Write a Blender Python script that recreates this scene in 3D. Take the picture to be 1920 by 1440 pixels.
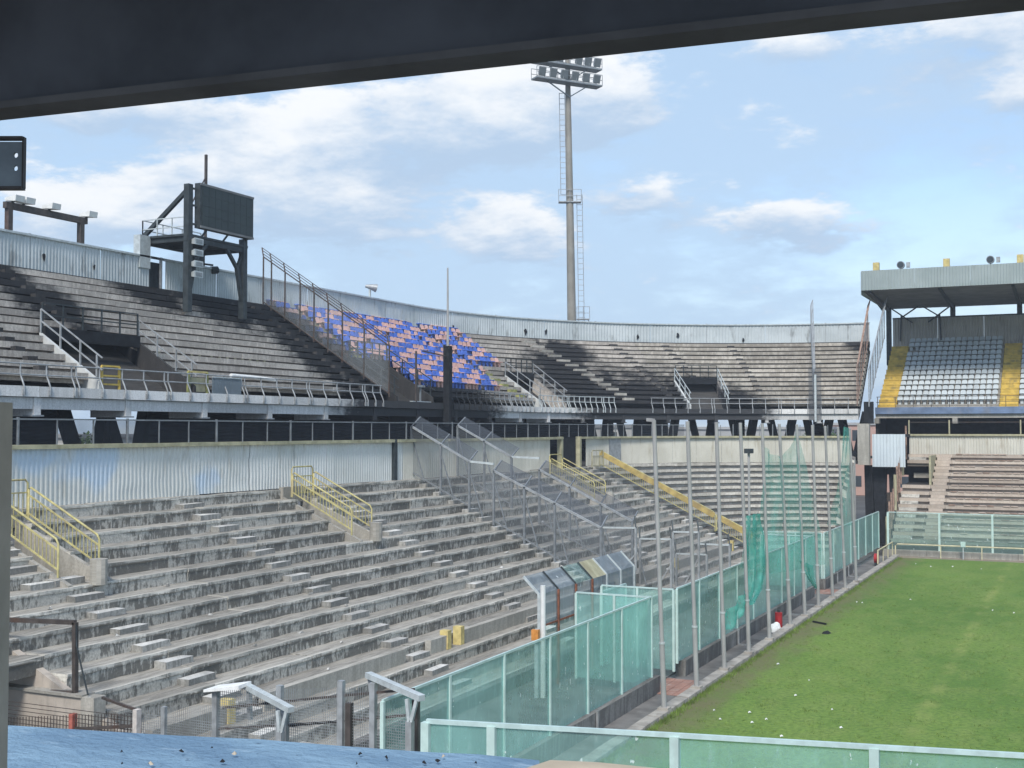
import bpy, math, random
from mathutils import Vector, noise
random.seed(7)
R = math.radians
D = bpy.data
scene = bpy.context.scene
col = scene.collection
for o in list(D.objects): D.objects.remove(o)

# ------------------------------------------------------------------ camera
FPX, EYE, HOR, VPX = 2300.0, 9.0, 805.0, 2035.0          # photo calibration, 1920 x 1440
pitch = math.atan((HOR - 720) / FPX)
yaw = math.atan((VPX - 960) / FPX * math.cos(pitch))
cam = D.objects.new('camera', D.cameras.new('camera')); col.objects.link(cam)
cam.data.sensor_width = 36; cam.data.lens = FPX / 1920 * 36
cam.location = (0, 0, EYE); cam.rotation_euler = (R(90) + pitch, 0, yaw)
cam.data.clip_start = 0.05; cam.data.clip_end = 6000
scene.camera = cam
scene.render.resolution_x, scene.render.resolution_y = 1024, 768

# ------------------------------------------------------------------ light and exposure
TO_SUN = Vector((0.16, -0.66, 0.76)).normalized()
sun = D.objects.new('sun', D.lights.new('sun', 'SUN')); col.objects.link(sun)
sun.data.energy = 1.75; sun.data.angle = R(16); sun.data.color = (1, 0.96, 0.89)
sun.rotation_euler = TO_SUN.to_track_quat('Z', 'Y').to_euler()
sun.location = (0, 0, 60)
SUN_EL = math.asin(TO_SUN.z); SUN_ROT = math.atan2(TO_SUN.x, TO_SUN.y)
scene.view_settings.view_transform = 'Standard'; scene.view_settings.look = 'None'
scene.view_settings.exposure = 1.1; scene.view_settings.gamma = 1

# ray helpers: where a measured sight line meets a known plane of the stadium
_F = Vector((-math.sin(yaw) * math.cos(pitch), math.cos(yaw) * math.cos(pitch), math.sin(pitch)))
_R = Vector((math.cos(yaw), math.sin(yaw), 0)); _U = _R.cross(_F); _C = Vector((0, 0, EYE))
def ray(u, v): return _F + _R * ((u - 960) / FPX) - _U * ((v - 720) / FPX)
def atX(u, v, x): d = ray(u, v); return _C + d * (x / d.x)
def atY(u, v, y): d = ray(u, v); return _C + d * (y / d.y)
def atZ(u, v, z): d = ray(u, v); return _C + d * ((z - EYE) / d.z)
def atD(u, v, dist): return _C + ray(u, v) * dist

# ------------------------------------------------------------------ sky
world = D.worlds.new('World'); scene.world = world; world.use_nodes = True
wt = world.node_tree; wt.nodes.clear()
def wn(t, **kw):
    n = wt.nodes.new(t)
    for k, v in kw.items(): setattr(n, k, v)
    return n
def wl(a, b): wt.links.new(a, b)
def wmath(op, a, b=None, c=None):
    n = wn('ShaderNodeMath', operation=op)
    for i, x in enumerate((a, b, c)):
        if x is None: continue
        if isinstance(x, (int, float)): n.inputs[i].default_value = x
        else: wl(x, n.inputs[i])
    return n.outputs[0]
wout = wn('ShaderNodeOutputWorld'); wbg = wn('ShaderNodeBackground'); wl(wbg.outputs[0], wout.inputs[0])
sky = wn('ShaderNodeTexSky', sky_type='NISHITA', sun_disc=False)
sky.sun_elevation = SUN_EL; sky.sun_rotation = SUN_ROT
SKY_MILK = (3.55, 4.3, 5.05)
sky.air_density = 1.0; sky.dust_density = 0.6; sky.ozone_density = 1.6
tc = wn('ShaderNodeTexCoord'); sep = wn('ShaderNodeSeparateXYZ'); wl(tc.outputs['Generated'], sep.inputs[0])
zc = wmath('MAXIMUM', sep.outputs[2], 0.0)
den = wmath('ADD', zc, 0.22)
cv = wn('ShaderNodeCombineXYZ')
wl(wmath('DIVIDE', sep.outputs[0], den), cv.inputs[0]); wl(wmath('DIVIDE', sep.outputs[1], den), cv.inputs[1])
wl(wmath('MULTIPLY', sep.outputs[2], 2.2), cv.inputs[2])
def wnoise(vec, scale, detail, rough, off):
    mp = wn('ShaderNodeMapping'); mp.inputs['Location'].default_value = off
    wl(vec, mp.inputs[0])
    n = wn('ShaderNodeTexNoise'); n.inputs['Scale'].default_value = scale
    n.inputs['Detail'].default_value = detail; n.inputs['Roughness'].default_value = rough
    wl(mp.outputs[0], n.inputs['Vector']); return n.outputs[0]
n_big = wnoise(cv.outputs[0], 0.8, 4, 0.55, (3.1, 1.7, 0))
n_mid = wnoise(cv.outputs[0], 4.2, 9, 0.60, (1.4, 5.2, .3))
n_det = wnoise(cv.outputs[0], 12.0, 9, 0.66, (0.4, 2.2, 0))
# individual cumulus heads, each a direction on the sky with its own spread
heads = [((930, 190), .062, .030), ((1060, 190), .040, .028), ((1150, 195), .022, .018), ((700, 232), .046, .018), ((830, 250), .055, .018), ((570, 285), .042, .016), ((680, 300), .05, .016),
         ((1200, 375), .034, .012), ((1445, 410), .022, .010), ((1520, 425), .034, .012), ((940, 415), .020, .013), ((975, 455), .034, .016),
         ((640, 385), .055, .018), ((320, 212), .045, .014), ((170, 215), .03, .012), ((110, 400), .055, .020), ((230, 415), .03, .014), ((540, 405), .045, .016), ((1905, 178), .016, .012), ((1850, 60), .05, .02), ((1490, 90), .03, .012), ((400, 340), .05, .015)]
gs_ = hs_ = None
nrm = wn('ShaderNodeVectorMath', operation='NORMALIZE'); wl(tc.outputs['Generated'], nrm.inputs[0])
for (u, v), sa, se in heads:
    d = ray(u, v).normalized()
    a = Vector((d.y, -d.x, 0)).normalized(); b = a.cross(d)
    def dot(vec):
        n = wn('ShaderNodeVectorMath', operation='DOT_PRODUCT'); wl(nrm.outputs[0], n.inputs[0]); n.inputs[1].default_value = vec; return n.outputs['Value']
    ha = wmath('DIVIDE', dot(a), sa); hb = wmath('DIVIDE', dot(b), se)
    e = wmath('ADD', wmath('MULTIPLY', ha, ha), wmath('MULTIPLY', hb, hb))
    g_ = wmath('MULTIPLY', wmath('EXPONENT', wmath('MULTIPLY', e, -0.5)), wmath('GREATER_THAN', dot(d), 0.0))
    gs_ = g_ if gs_ is None else wmath('ADD', gs_, g_)
    h_ = wmath('MULTIPLY', g_, hb); hs_ = h_ if hs_ is None else wmath('ADD', hs_, h_)
def wramp(val, a, b):
    m = wn('ShaderNodeMapRange', interpolation_type='SMOOTHSTEP'); m.inputs['From Min'].default_value = a; m.inputs['From Max'].default_value = b
    wl(val, m.inputs['Value']); return m.outputs[0]
turb = wmath('ADD', wmath('MULTIPLY', wmath('SUBTRACT', n_mid, .5), 2.3), wmath('MULTIPLY', wmath('SUBTRACT', n_det, .5), 1.7))
thin = wmath('ADD', wmath('MULTIPLY', n_big, .8), wmath('MULTIPLY', n_mid, .45))
m_thin = wmath('MULTIPLY', wramp(wmath('ADD', thin, wmath('MULTIPLY', wmath('SUBTRACT', n_det, .5), .25)), .47, .70), .85)
dens = wmath('ADD', wmath('MINIMUM', gs_, 1.1), turb)
m_cum = wmath('MULTIPLY', wramp(dens, .24, .84), .95)
height = wmath('DIVIDE', hs_, wmath('ADD', gs_, .05))
lit = wramp(wmath('ADD', wmath('MULTIPLY', height, .55), wmath('ADD', wmath('MULTIPLY', turb, .9), wmath('MULTIPLY', dens, .1))), -.5, .9)
low = wramp(wmath('ADD', zc, wmath('MULTIPLY', n_mid, 0.08)), 0.27, 0.04)       # milky air near the horizon
mixa = wn('ShaderNodeMix', data_type='RGBA'); wl(wmath('MULTIPLY', low, 0.74), mixa.inputs['Factor'])
wl(sky.outputs[0], mixa.inputs['A']); mixa.inputs['B'].default_value = (SKY_MILK[0], SKY_MILK[1], SKY_MILK[2], 1)
mix1 = wn('ShaderNodeMix', data_type='RGBA'); wl(m_thin, mix1.inputs['Factor']); wl(mixa.outputs['Result'], mix1.inputs['A']); mix1.inputs['B'].default_value = (2.75, 3.7, 4.85, 1)
ccol = wn('ShaderNodeMix', data_type='RGBA'); wl(lit, ccol.inputs['Factor']); ccol.inputs['A'].default_value = (2.6, 3.4, 4.45, 1); ccol.inputs['B'].default_value = (5.3, 5.4, 5.5, 1)
mix2 = wn('ShaderNodeMix', data_type='RGBA'); wl(m_cum, mix2.inputs['Factor']); wl(mix1.outputs['Result'], mix2.inputs['A']); wl(ccol.outputs['Result'], mix2.inputs['B'])
wl(mix2.outputs['Result'], wbg.inputs[0]); wbg.inputs[1].default_value = 0.09

# ------------------------------------------------------------------ materials
M = {}
class NT:
    def __init__(s, name):
        s.m = D.materials.new(name); s.m.use_nodes = True; s.t = s.m.node_tree; s.t.nodes.clear()
        s.out = s.n('ShaderNodeOutputMaterial'); M[name] = s.m
    def n(s, t, **kw):
        x = s.t.nodes.new(t)
        for k, v in kw.items(): setattr(x, k, v)
        return x
    def l(s, a, b): s.t.links.new(a, b)
    def math(s, op, a, b=None):
        x = s.n('ShaderNodeMath', operation=op)
        for i, y in enumerate((a, b)):
            if y is None: continue
            if isinstance(y, (int, float)): x.inputs[i].default_value = y
            else: s.l(y, x.inputs[i])
        return x.outputs[0]
    def noise(s, vec, scale, detail=4, rough=.55, map_scale=None):
        if map_scale:
            mp = s.n('ShaderNodeMapping'); mp.inputs['Scale'].default_value = map_scale; s.l(vec, mp.inputs[0]); vec = mp.outputs[0]
        x = s.n('ShaderNodeTexNoise'); x.inputs['Scale'].default_value = scale; x.inputs['Detail'].default_value = detail; x.inputs['Roughness'].default_value = rough
        s.l(vec, x.inputs['Vector']); return x.outputs[0]
    def ramp(s, v, a, b, lo=0., hi=1.):
        x = s.n('ShaderNodeMapRange', interpolation_type='SMOOTHSTEP'); x.inputs['From Min'].default_value = a; x.inputs['From Max'].default_value = b
        x.inputs['To Min'].default_value = lo; x.inputs['To Max'].default_value = hi; s.l(v, x.inputs['Value']); return x.outputs[0]
    def mix(s, f, a, b):
        x = s.n('ShaderNodeMix', data_type='RGBA')
        for k, y in (('Factor', f), ('A', a), ('B', b)):
            if isinstance(y, (int, float)): x.inputs[k].default_value = y
            elif isinstance(y, tuple): x.inputs[k].default_value = (*y, 1)
            else: s.l(y, x.inputs[k])
        return x.outputs['Result']
    def soot(s, c, spots, colr=(.019, .021, .026), amt=.95):
        geo = s.n('ShaderNodeNewGeometry').outputs['Position']
        nz = s.math('ADD', s.math('MULTIPLY', s.noise(geo, .6, 8, .66), .6), s.math('MULTIPLY', s.noise(geo, 1.0, 6, .65, (1.6, 1.6, 5.0)), .4)); mx = None
        for p, r in spots:
            vd = s.n('ShaderNodeVectorMath', operation='DISTANCE'); s.l(geo, vd.inputs[0]); vd.inputs[1].default_value = p
            f = s.math('SUBTRACT', 1.0, s.math('DIVIDE', vd.outputs['Value'], r))
            mx = f if mx is None else s.math('MAXIMUM', mx, f)
        f = s.ramp(s.math('ADD', mx, s.math('MULTIPLY', s.math('SUBTRACT', nz, .5), 2.0)), -.10, .48, 0, amt)
        return s.mix(f, c, colr)
    def bsdf(s, c, rough=.85, metal=0., bump=None, bstr=.3, spec=.3):
        b = s.n('ShaderNodeBsdfPrincipled'); b.inputs['Roughness'].default_value = rough; b.inputs['Metallic'].default_value = metal
        b.inputs['Specular IOR Level'].default_value = spec
        if isinstance(c, tuple): b.inputs['Base Color'].default_value = (*c, 1)
        else: s.l(c, b.inputs['Base Color'])
        if bump is not None:
            bp = s.n('ShaderNodeBump'); bp.inputs['Strength'].default_value = bstr; bp.inputs['Distance'].default_value = .03
            s.l(bump, bp.inputs['Height']); s.l(bp.outputs[0], b.inputs['Normal'])
        s.l(b.outputs[0], s.out.inputs[0]); return b
def geo_pos(t): return t.n('ShaderNodeNewGeometry').outputs['Position']

FIRE_UP = [((-36.3, 61.5, 9.8), 6.5), ((-36.2, 70, 9.6), 7.0), ((-32.5, 91.8, 9.9), 7.5), ((-30.0, 94.2, 10.1), 7.5), ((-26.5, 97.0, 10.0), 5.0), ((-36.5, 63.5, 10.6), 7.5), ((-37.5, 65, 11.5), 5.0), ((-36.2, 67.5, 10.0), 8.0), ((-36.2, 72, 9.6), 4.5), ((-36.2, 59.5, 9.6), 4.0),
           ((-31.9, 92.7, 10.2), 7.0), ((-29.5, 95.0, 10.6), 6.5), ((-33.5, 90.0, 10.5), 3.0), ((-36.5, 90.0, 13.0), 4.5), ((-38.5, 91.5, 14.0), 3.5), ((-40.0, 60.2, 13.2), 4.2), ((-43.5, 60.0, 15.6), 4.6), ((-44.8, 55.5, 16.6), 4.2), ((-45, 50.5, 16.8), 3.2), ((-42.5, 41.2, 14.6), 2.6), ((-44.4, 40.5, 16), 2.2), ((-39.5, 42.0, 13.2), 2.2),
           ((-39, 94.5, 15.6), 3.0), ((-17.3, 109.0, 16.6), 2.0)]

def concrete(name, tread, riser, light, soot=None, streak=(2.6, .5), amount=.9, light_amt=.6, edge=None, sharp=(.655, .79)):
    t = NT(name)
    uv = t.n('ShaderNodeUVMap').outputs[0]
    geo = t.n('ShaderNodeNewGeometry'); sx = t.n('ShaderNodeSeparateXYZ'); t.l(geo.outputs['Normal'], sx.inputs[0])
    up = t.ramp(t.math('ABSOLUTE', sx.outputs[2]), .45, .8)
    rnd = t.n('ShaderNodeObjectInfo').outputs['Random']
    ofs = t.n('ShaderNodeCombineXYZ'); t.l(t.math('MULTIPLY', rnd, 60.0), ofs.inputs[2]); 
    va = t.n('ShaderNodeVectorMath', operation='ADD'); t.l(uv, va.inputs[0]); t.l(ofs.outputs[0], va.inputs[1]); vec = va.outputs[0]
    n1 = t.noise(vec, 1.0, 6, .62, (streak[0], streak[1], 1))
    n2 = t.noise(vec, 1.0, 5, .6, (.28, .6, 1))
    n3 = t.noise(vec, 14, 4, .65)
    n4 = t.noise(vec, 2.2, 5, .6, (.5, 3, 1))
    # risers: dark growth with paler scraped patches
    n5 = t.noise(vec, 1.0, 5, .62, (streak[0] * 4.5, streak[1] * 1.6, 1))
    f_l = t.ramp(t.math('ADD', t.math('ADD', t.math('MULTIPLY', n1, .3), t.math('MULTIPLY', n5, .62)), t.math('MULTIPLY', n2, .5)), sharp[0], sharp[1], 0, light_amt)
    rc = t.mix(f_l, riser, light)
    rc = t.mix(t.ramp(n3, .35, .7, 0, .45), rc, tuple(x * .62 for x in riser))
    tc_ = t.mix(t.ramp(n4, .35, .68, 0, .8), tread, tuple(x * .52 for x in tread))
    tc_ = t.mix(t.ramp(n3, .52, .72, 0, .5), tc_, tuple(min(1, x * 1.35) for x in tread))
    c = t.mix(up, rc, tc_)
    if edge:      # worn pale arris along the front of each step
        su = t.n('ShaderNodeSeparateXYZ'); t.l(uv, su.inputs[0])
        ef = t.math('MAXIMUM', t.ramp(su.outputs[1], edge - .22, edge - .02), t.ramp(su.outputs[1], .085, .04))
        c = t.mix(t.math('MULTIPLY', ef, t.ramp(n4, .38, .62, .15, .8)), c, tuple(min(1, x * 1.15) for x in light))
    val = t.n('ShaderNodeHueSaturation'); t.l(c, val.inputs['Color']); t.l(t.ramp(rnd, 0, 1, .84, 1.14), val.inputs['Value']); c = val.outputs[0]
    if soot: c = t.soot(c, soot)
    t.bsdf(c, .92, 0, t.math('ADD', n3, t.math('MULTIPLY', n1, .6)), .35, .2)

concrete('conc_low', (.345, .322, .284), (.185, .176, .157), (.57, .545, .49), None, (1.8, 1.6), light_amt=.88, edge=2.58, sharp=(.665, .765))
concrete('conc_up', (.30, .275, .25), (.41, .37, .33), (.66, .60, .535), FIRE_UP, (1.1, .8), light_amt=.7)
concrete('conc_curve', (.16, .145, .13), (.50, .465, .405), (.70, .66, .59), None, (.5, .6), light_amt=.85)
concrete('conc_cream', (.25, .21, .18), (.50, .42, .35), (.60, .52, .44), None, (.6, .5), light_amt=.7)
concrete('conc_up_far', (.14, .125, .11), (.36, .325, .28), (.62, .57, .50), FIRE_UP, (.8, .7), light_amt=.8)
concrete('conc_block', (.60, .585, .55), (.25, .245, .23), (.46, .45, .42), None, (2, 1), light_amt=.7)
concrete('conc_wall', (.42, .395, .35), (.36, .34, .30), (.50, .47, .42), None, (.9, .35), light_amt=.7)
concrete('conc_fascia', (.40, .39, .37), (.66, .65, .63), (.78, .77, .755), FIRE_UP, (1.8, .3), light_amt=.8)
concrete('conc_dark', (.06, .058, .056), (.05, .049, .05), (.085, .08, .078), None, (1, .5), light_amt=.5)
concrete('conc_wallbase', (.2, .19, .18), (.15, .143, .135), (.34, .33, .31), None, (1.6, .4), light_amt=.6)

def plain(name, c, rough=.6, metal=0., var=.25, scale=2.5, soot=None, spec=.3, dirt=None, dirt_amt=.5):
    t = NT(name); p = geo_pos(t)
    n = t.noise(p, scale, 5, .6)
    k = t.mix(t.ramp(n, .3, .72, 0, 1), tuple(x * (1 - var) for x in c), tuple(min(1, x * (1 + var)) for x in c))
    if dirt:
        n2 = t.noise(p, 1.0, 6, .65, (1.4, 1.4, .35)); k = t.mix(t.ramp(n2, .5, .68, 0, dirt_amt), k, dirt)
    if soot: k = t.soot(k, soot)
    t.bsdf(k, rough, metal, n, .12, spec)

plain('galv', (.36, .375, .385), .5, .3, .2, 4, dirt=(.2, .19, .18), dirt_amt=.5)
plain('galv_up', (.36, .375, .385), .5, .3, .2, 4, soot=FIRE_UP)
plain('pale_steel', (.50, .54, .545), .5, .15, .15, 5)
plain('pole_grey', (.36, .355, .35), .7, 0, .12, 1.5)
plain('dark_steel', (.045, .055, .06), .55, .2, .3, 3)
plain('char_shade', (.016, .018, .022), .9, 0, .4, 3)  # burnt parts; also the near-black that paints shade inside the portals
plain('brown_steel', (.085, .072, .066), .6, .2, .25, 4, dirt=(.16, .07, .04), dirt_amt=.35)
plain('rust', (.24, .095, .055), .85, 0, .4, 6)
plain('rust_pale', (.33, .22, .17), .85, 0, .35, 5)
plain('yellow_rail', (.46, .41, .19), .55, 0, .22, 5, dirt=(.3, .24, .16), dirt_amt=.6)
plain('yellow_step', (.60, .43, .10), .8, 0, .2, 2, dirt=(.2, .17, .1), dirt_amt=.6)
plain('yellow_pale', (.58, .47, .2), .7, 0, .2, 4)
plain('yellow_moss', (.33, .33, .12), .85, 0, .3, 4)
plain('coping', (.40, .375, .25), .8, 0, .2, 2, dirt=(.24, .2, .12), dirt_amt=.5)
plain('seat_grey', (.50, .54, .555), .5, 0, .08, .6, dirt=(.28, .29, .29), dirt_amt=.35)
plain('seat_blue', (.095, .185, .58), .6, 0, .3, 1.2, soot=[((-40.6, 60.5, 13.6), 3.5), ((-43.4, 61.0, 15.4), 3.0)])
plain('seat_pink', (.66, .42, .37), .65, 0, .2, 1.2, soot=[((-40.6, 60.5, 13.6), 3.5), ((-43.4, 61.0, 15.4), 3.0)])
plain('lamp_body', (.25, .27, .28), .45, .3, .15, 3)
plain('white_paint', (.72, .72, .70), .5, 0, .08, 3)
plain('litter_white', (.78, .78, .76), .7, 0, .1, 5)
plain('red_paint', (.36, .025, .03), .45, 0, .2, 5)
plain('orange_paint', (.6, .25, .06), .6, 0, .2, 6)
plain('screen', (.028, .040, .042), .5, 0, .12, .8)
plain('roof_beam', (.125, .128, .142), .9, 0, .25, 1.2)
plain('beam_lip', (.165, .155, .152), .9, 0, .2, 2)
plain('post_beige', (.46, .375, .285), .85, 0, .2, 3, dirt=(.2, .16, .12), dirt_amt=.5)
plain('cream_slab', (.50, .43, .34), .9, 0, .12, 5)
plain('kerb_stone', (.36, .33, .295), .9, 0, .25, 1.5, dirt=(.17, .15, .13), dirt_amt=.7)
plain('moat_floor', (.15, .145, .14), .95, 0, .3, .8, dirt=(.3, .28, .26), dirt_amt=.4)
plain('red_tile', (.34, .19, .15), .9, 0, .18, 2, dirt=(.38, .32, .28), dirt_amt=.5)
plain('bare_earth', (.24, .20, .155), .95, 0, .25, 1.2)
plain('house_white', (.62, .60, .56), .9, 0, .08, .3)
plain('house_pink', (.48, .31, .26), .9, 0, .08, .3)
plain('house_grey', (.36, .36, .36), .9, 0, .1, .3)
plain('window_dark', (.05, .06, .07), .25, 0, .1, 1)
plain('blue_fascia', (.16, .22, .34), .8, 0, .25, 1.0, dirt=(.3, .28, .26), dirt_amt=.3)
plain('soffit_grey', (.17, .175, .18), .8, 0, .2, .8)
plain('cheek_white', (.52, .53, .52), .85, 0, .12, 2, dirt=(.33, .32, .3), dirt_amt=.5)
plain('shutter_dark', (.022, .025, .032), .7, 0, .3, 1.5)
plain('tower_paint', (.27, .255, .225), .7, .1, .15, .5, dirt=(.2, .17, .15), dirt_amt=.4)
plain('lamp_lens', (.16, .18, .19), .2, 0, .1, 2)
plain('fence_pale', (.50, .64, .60), .5, 0, .1, 3, dirt=(.36, .42, .4), dirt_amt=.4)
plain('fence_rail', (.52, .66, .64), .4, .1, .12, 3)
plain('rail_cream', (.55, .50, .33), .6, 0, .15, 3, dirt=(.4, .3, .2), dirt_amt=.5)
plain('plaster', (.44, .385, .33), .9, 0, .12, 1.5, dirt=(.22, .2, .18), dirt_amt=.75)
plain('red_worn', (.38, .12, .09), .8, 0, .3, 6, dirt=(.5, .45, .4), dirt_amt=.6)
plain('orange_worn', (.55, .5, .46), .8, 0, .2, 6, dirt=(.5, .2, .06), dirt_amt=.9)
plain('channel_steel', (.26, .29, .31), .6, .1, .2, 4)
plain('ochre_band', (.42, .32, .12), .75, 0, .25, 2, dirt=(.28, .2, .12), dirt_amt=.6)
plain('cage_steel', (.21, .225, .24), .55, .2, .2, 4)
plain('seat_stub', (.50, .39, .32), .85, 0, .2, 3)
plain('grass_blade', (.15, .22, .05), .9, 0, .35, 1.2)
plain('trunk', (.10, .08, .06), .95, 0, .3, 3)
plain('leaf', (.06, .10, .035), .8, 0, .5, .7)
plain('asphalt', (.09, .088, .085), .95, 0, .3, .2)

def corrug(name, c, c2, stain, stain_amt=.6, soot=None, blue=None):
    t = NT(name); uv = t.n('ShaderNodeUVMap').outputs[0]
    n1 = t.noise(uv, 1.0, 6, .62, (1.8, .45, 1)); n2 = t.noise(uv, 1.0, 4, .55, (.32, .4, 1)); n3 = t.noise(uv, 9, 4, .6)
    k = t.mix(t.ramp(n2, .35, .65), c, c2)
    if blue: k = t.mix(t.ramp(t.noise(uv, 1.0, 3, .5, (.22, .3, 1)), .53, .63, 0, .85), k, blue)
    k = t.mix(t.ramp(n1, .53, .72, 0, stain_amt), k, stain)
    k = t.mix(t.ramp(n3, .5, .8, 0, .35), k, tuple(x * .7 for x in c))
    if soot: k = t.soot(k, soot)
    t.bsdf(k, .55, .1, n3, .08, .35)
corrug('wall_sheet', (.62, .63, .60), (.72, .73, .71), (.40, .37, .31), .5, blue=(.55, .66, .78))
corrug('wall_sheet_cream', (.56, .54, .47), (.65, .63, .56), (.36, .31, .22), .55)
corrug('parapet_sheet', (.46, .50, .51), (.57, .61, .62), (.16, .165, .16), .75)
corrug('roof_sheet', (.31, .36, .355), (.36, .41, .405), (.25, .28, .27), .4)
corrug('back_sheet', (.37, .345, .32), (.44, .415, .385), (.22, .2, .18), .6)
corrug('white_sheet', (.56, .62, .66), (.64, .70, .73), (.4, .42, .42), .3)

def glassy(name, tint, film, fac, grime=.25):
    t = NT(name); p = geo_pos(t)
    tr = t.n('ShaderNodeBsdfTransparent'); tr.inputs[0].default_value = (*tint, 1)
    df = t.n('ShaderNodeBsdfPrincipled'); df.inputs['Roughness'].default_value = .35; df.inputs['Specular IOR Level'].default_value = .5
    n = t.noise(p, .7, 5, .6); n2 = t.noise(p, 6.0, 4, .7, (1, 1, .25))
    cc = t.mix(t.ramp(n, .35, .7), tuple(x * .86 for x in film), tuple(min(1, x * 1.15) for x in film))
    hs = t.n('ShaderNodeHueSaturation'); t.l(cc, hs.inputs['Color']); t.l(t.ramp(t.n('ShaderNodeObjectInfo').outputs['Random'], 0, 1, .85, 1.15), hs.inputs['Value']); cc = hs.outputs[0]
    n3 = t.noise(p, 7.0, 2, .5, (1, 1, .6)); cc = t.mix(t.ramp(n3, .715, .735, 0, .8), cc, (.75, .80, .79)); cc = t.mix(t.ramp(n2, .62, .74, 0, .45), cc, (.55, .66, .64))
    t.l(cc, df.inputs['Base Color'])
    mx = t.n('ShaderNodeMixShader')
    f = t.math('ADD', t.math('ADD', fac, t.math('MULTIPLY', t.ramp(n3, .715, .735), .5)), t.math('MULTIPLY', t.ramp(n2, .5, .75), grime))
    lw = t.n('ShaderNodeLayerWeight'); lw.inputs[0].default_value = .25
    f = t.math('MINIMUM', t.math('ADD', f, t.math('MULTIPLY', lw.outputs['Fresnel'], .15)), .95)
    t.l(f, mx.inputs[0]); t.l(tr.outputs[0], mx.inputs[1]); t.l(df.outputs[0], mx.inputs[2]); t.l(mx.outputs[0], t.out.inputs[0])
glassy('glass_teal', (.84, .955, .935), (.41, .66, .62), .215, .12)
glassy('glass_far', (.84, .94, .92), (.36, .48, .46), .17, .08)
glassy('glass_grey', (.75, .80, .83), (.28, .33, .37), .46, .2)
def meshy(name, c, fac, nscale=.9, var=.1):
    t = NT(name); p = geo_pos(t)
    tr = t.n('ShaderNodeBsdfTransparent'); df = t.n('ShaderNodeBsdfDiffuse'); df.inputs[0].default_value = (*c, 1)
    mx = t.n('ShaderNodeMixShader'); n = t.noise(p, nscale, 4, .6)
    t.l(t.ramp(n, .3, .7, fac - var, fac + var), mx.inputs[0]); t.l(tr.outputs[0], mx.inputs[1]); t.l(df.outputs[0], mx.inputs[2]); t.l(mx.outputs[0], t.out.inputs[0])
meshy('mesh_grey', (.17, .185, .20), .27, .5, .06)
meshy('mesh_band', (.085, .095, .11), .52, .5, .06)
meshy('mesh_dark', (.035, .04, .05), .42, .5, .08)
meshy('mesh_pale', (.42, .45, .47), .20, .5, .06)
meshy('mesh_rust', (.3, .2, .16), .3, .5, .08)
meshy('net_green', (.16, .52, .43), .36, 1.3, .14)
meshy('net_dense', (.13, .50, .41), .58, 2.0, .2)

# haze
t = NT('haze_air'); pv = t.n('ShaderNodeVolumePrincipled'); pv.inputs['Color'].default_value = (.80, .88, 1, 1); pv.inputs['Density'].default_value = .0006
t.l(pv.outputs[0], t.out.inputs['Volume'])
# pitch
t = NT('grass'); p = geo_pos(t)
g1 = t.noise(p, 1.0, 5, .6, (.16, .07, .1)); g2 = t.noise(p, 1.0, 6, .62, (1.1, .5, 1)); g3 = t.noise(p, 1.0, 5, .75, (6, 6, 6)); g4 = t.noise(p, 1.0, 4, .6, (.09, .05, .1))
k = t.mix(t.ramp(g1, .36, .64), (.105, .195, .038), (.19, .28, .062))
k = t.mix(t.ramp(g2, .42, .68, 0, .6), k, (.22, .28, .078))
k = t.mix(t.ramp(g3, .38, .62, 0, .7), k, (.075, .135, .034))
k = t.mix(t.ramp(g4, .56, .68, 0, .45), k, (.045, .16, .035))
sx = t.n('ShaderNodeSeparateXYZ'); t.l(p, sx.inputs[0])
edge = t.ramp(t.math('SUBTRACT', sx.outputs[0], t.math('MULTIPLY', g2, 3.4)), -11.6, -13.9, 0, .85)      # worn strip by the kerb
k = t.mix(edge, k, (.15, .135, .075))
ln = t.ramp(t.math('ABSOLUTE', t.math('ADD', sx.outputs[0], 4.75)), .38, .10)                            # faded goal line
ln = t.math('MULTIPLY', ln, t.ramp(t.math('ADD', g2, t.math('MULTIPLY', g1, .5)), .62, .95, .04, .34))
k = t.mix(ln, k, (.32, .34, .11))
t.bsdf(k, .95, 0, t.math('ADD', g3, g2), .5, .15)

# weathered blue ledge
t = NT('blue_ledge'); p = geo_pos(t)
n1 = t.noise(p, 1.0, 6, .65, (5, 14, 5)); n2 = t.noise(p, 1.0, 5, .6, (2.2, 3.5, 2)); n3 = t.noise(p, 26, 3, .6)
k = t.mix(t.ramp(n2, .35, .68), (.15, .255, .385), (.225, .36, .50))
k = t.mix(t.ramp(n1, .56, .70, 0, .55), k, (.38, .52, .65))
k = t.mix(t.ramp(n3, .66, .76, 0, .7), k, (.07, .12, .19))
t.bsdf(k, .8, 0, t.math('ADD', n1, n3), .6, .3)

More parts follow.
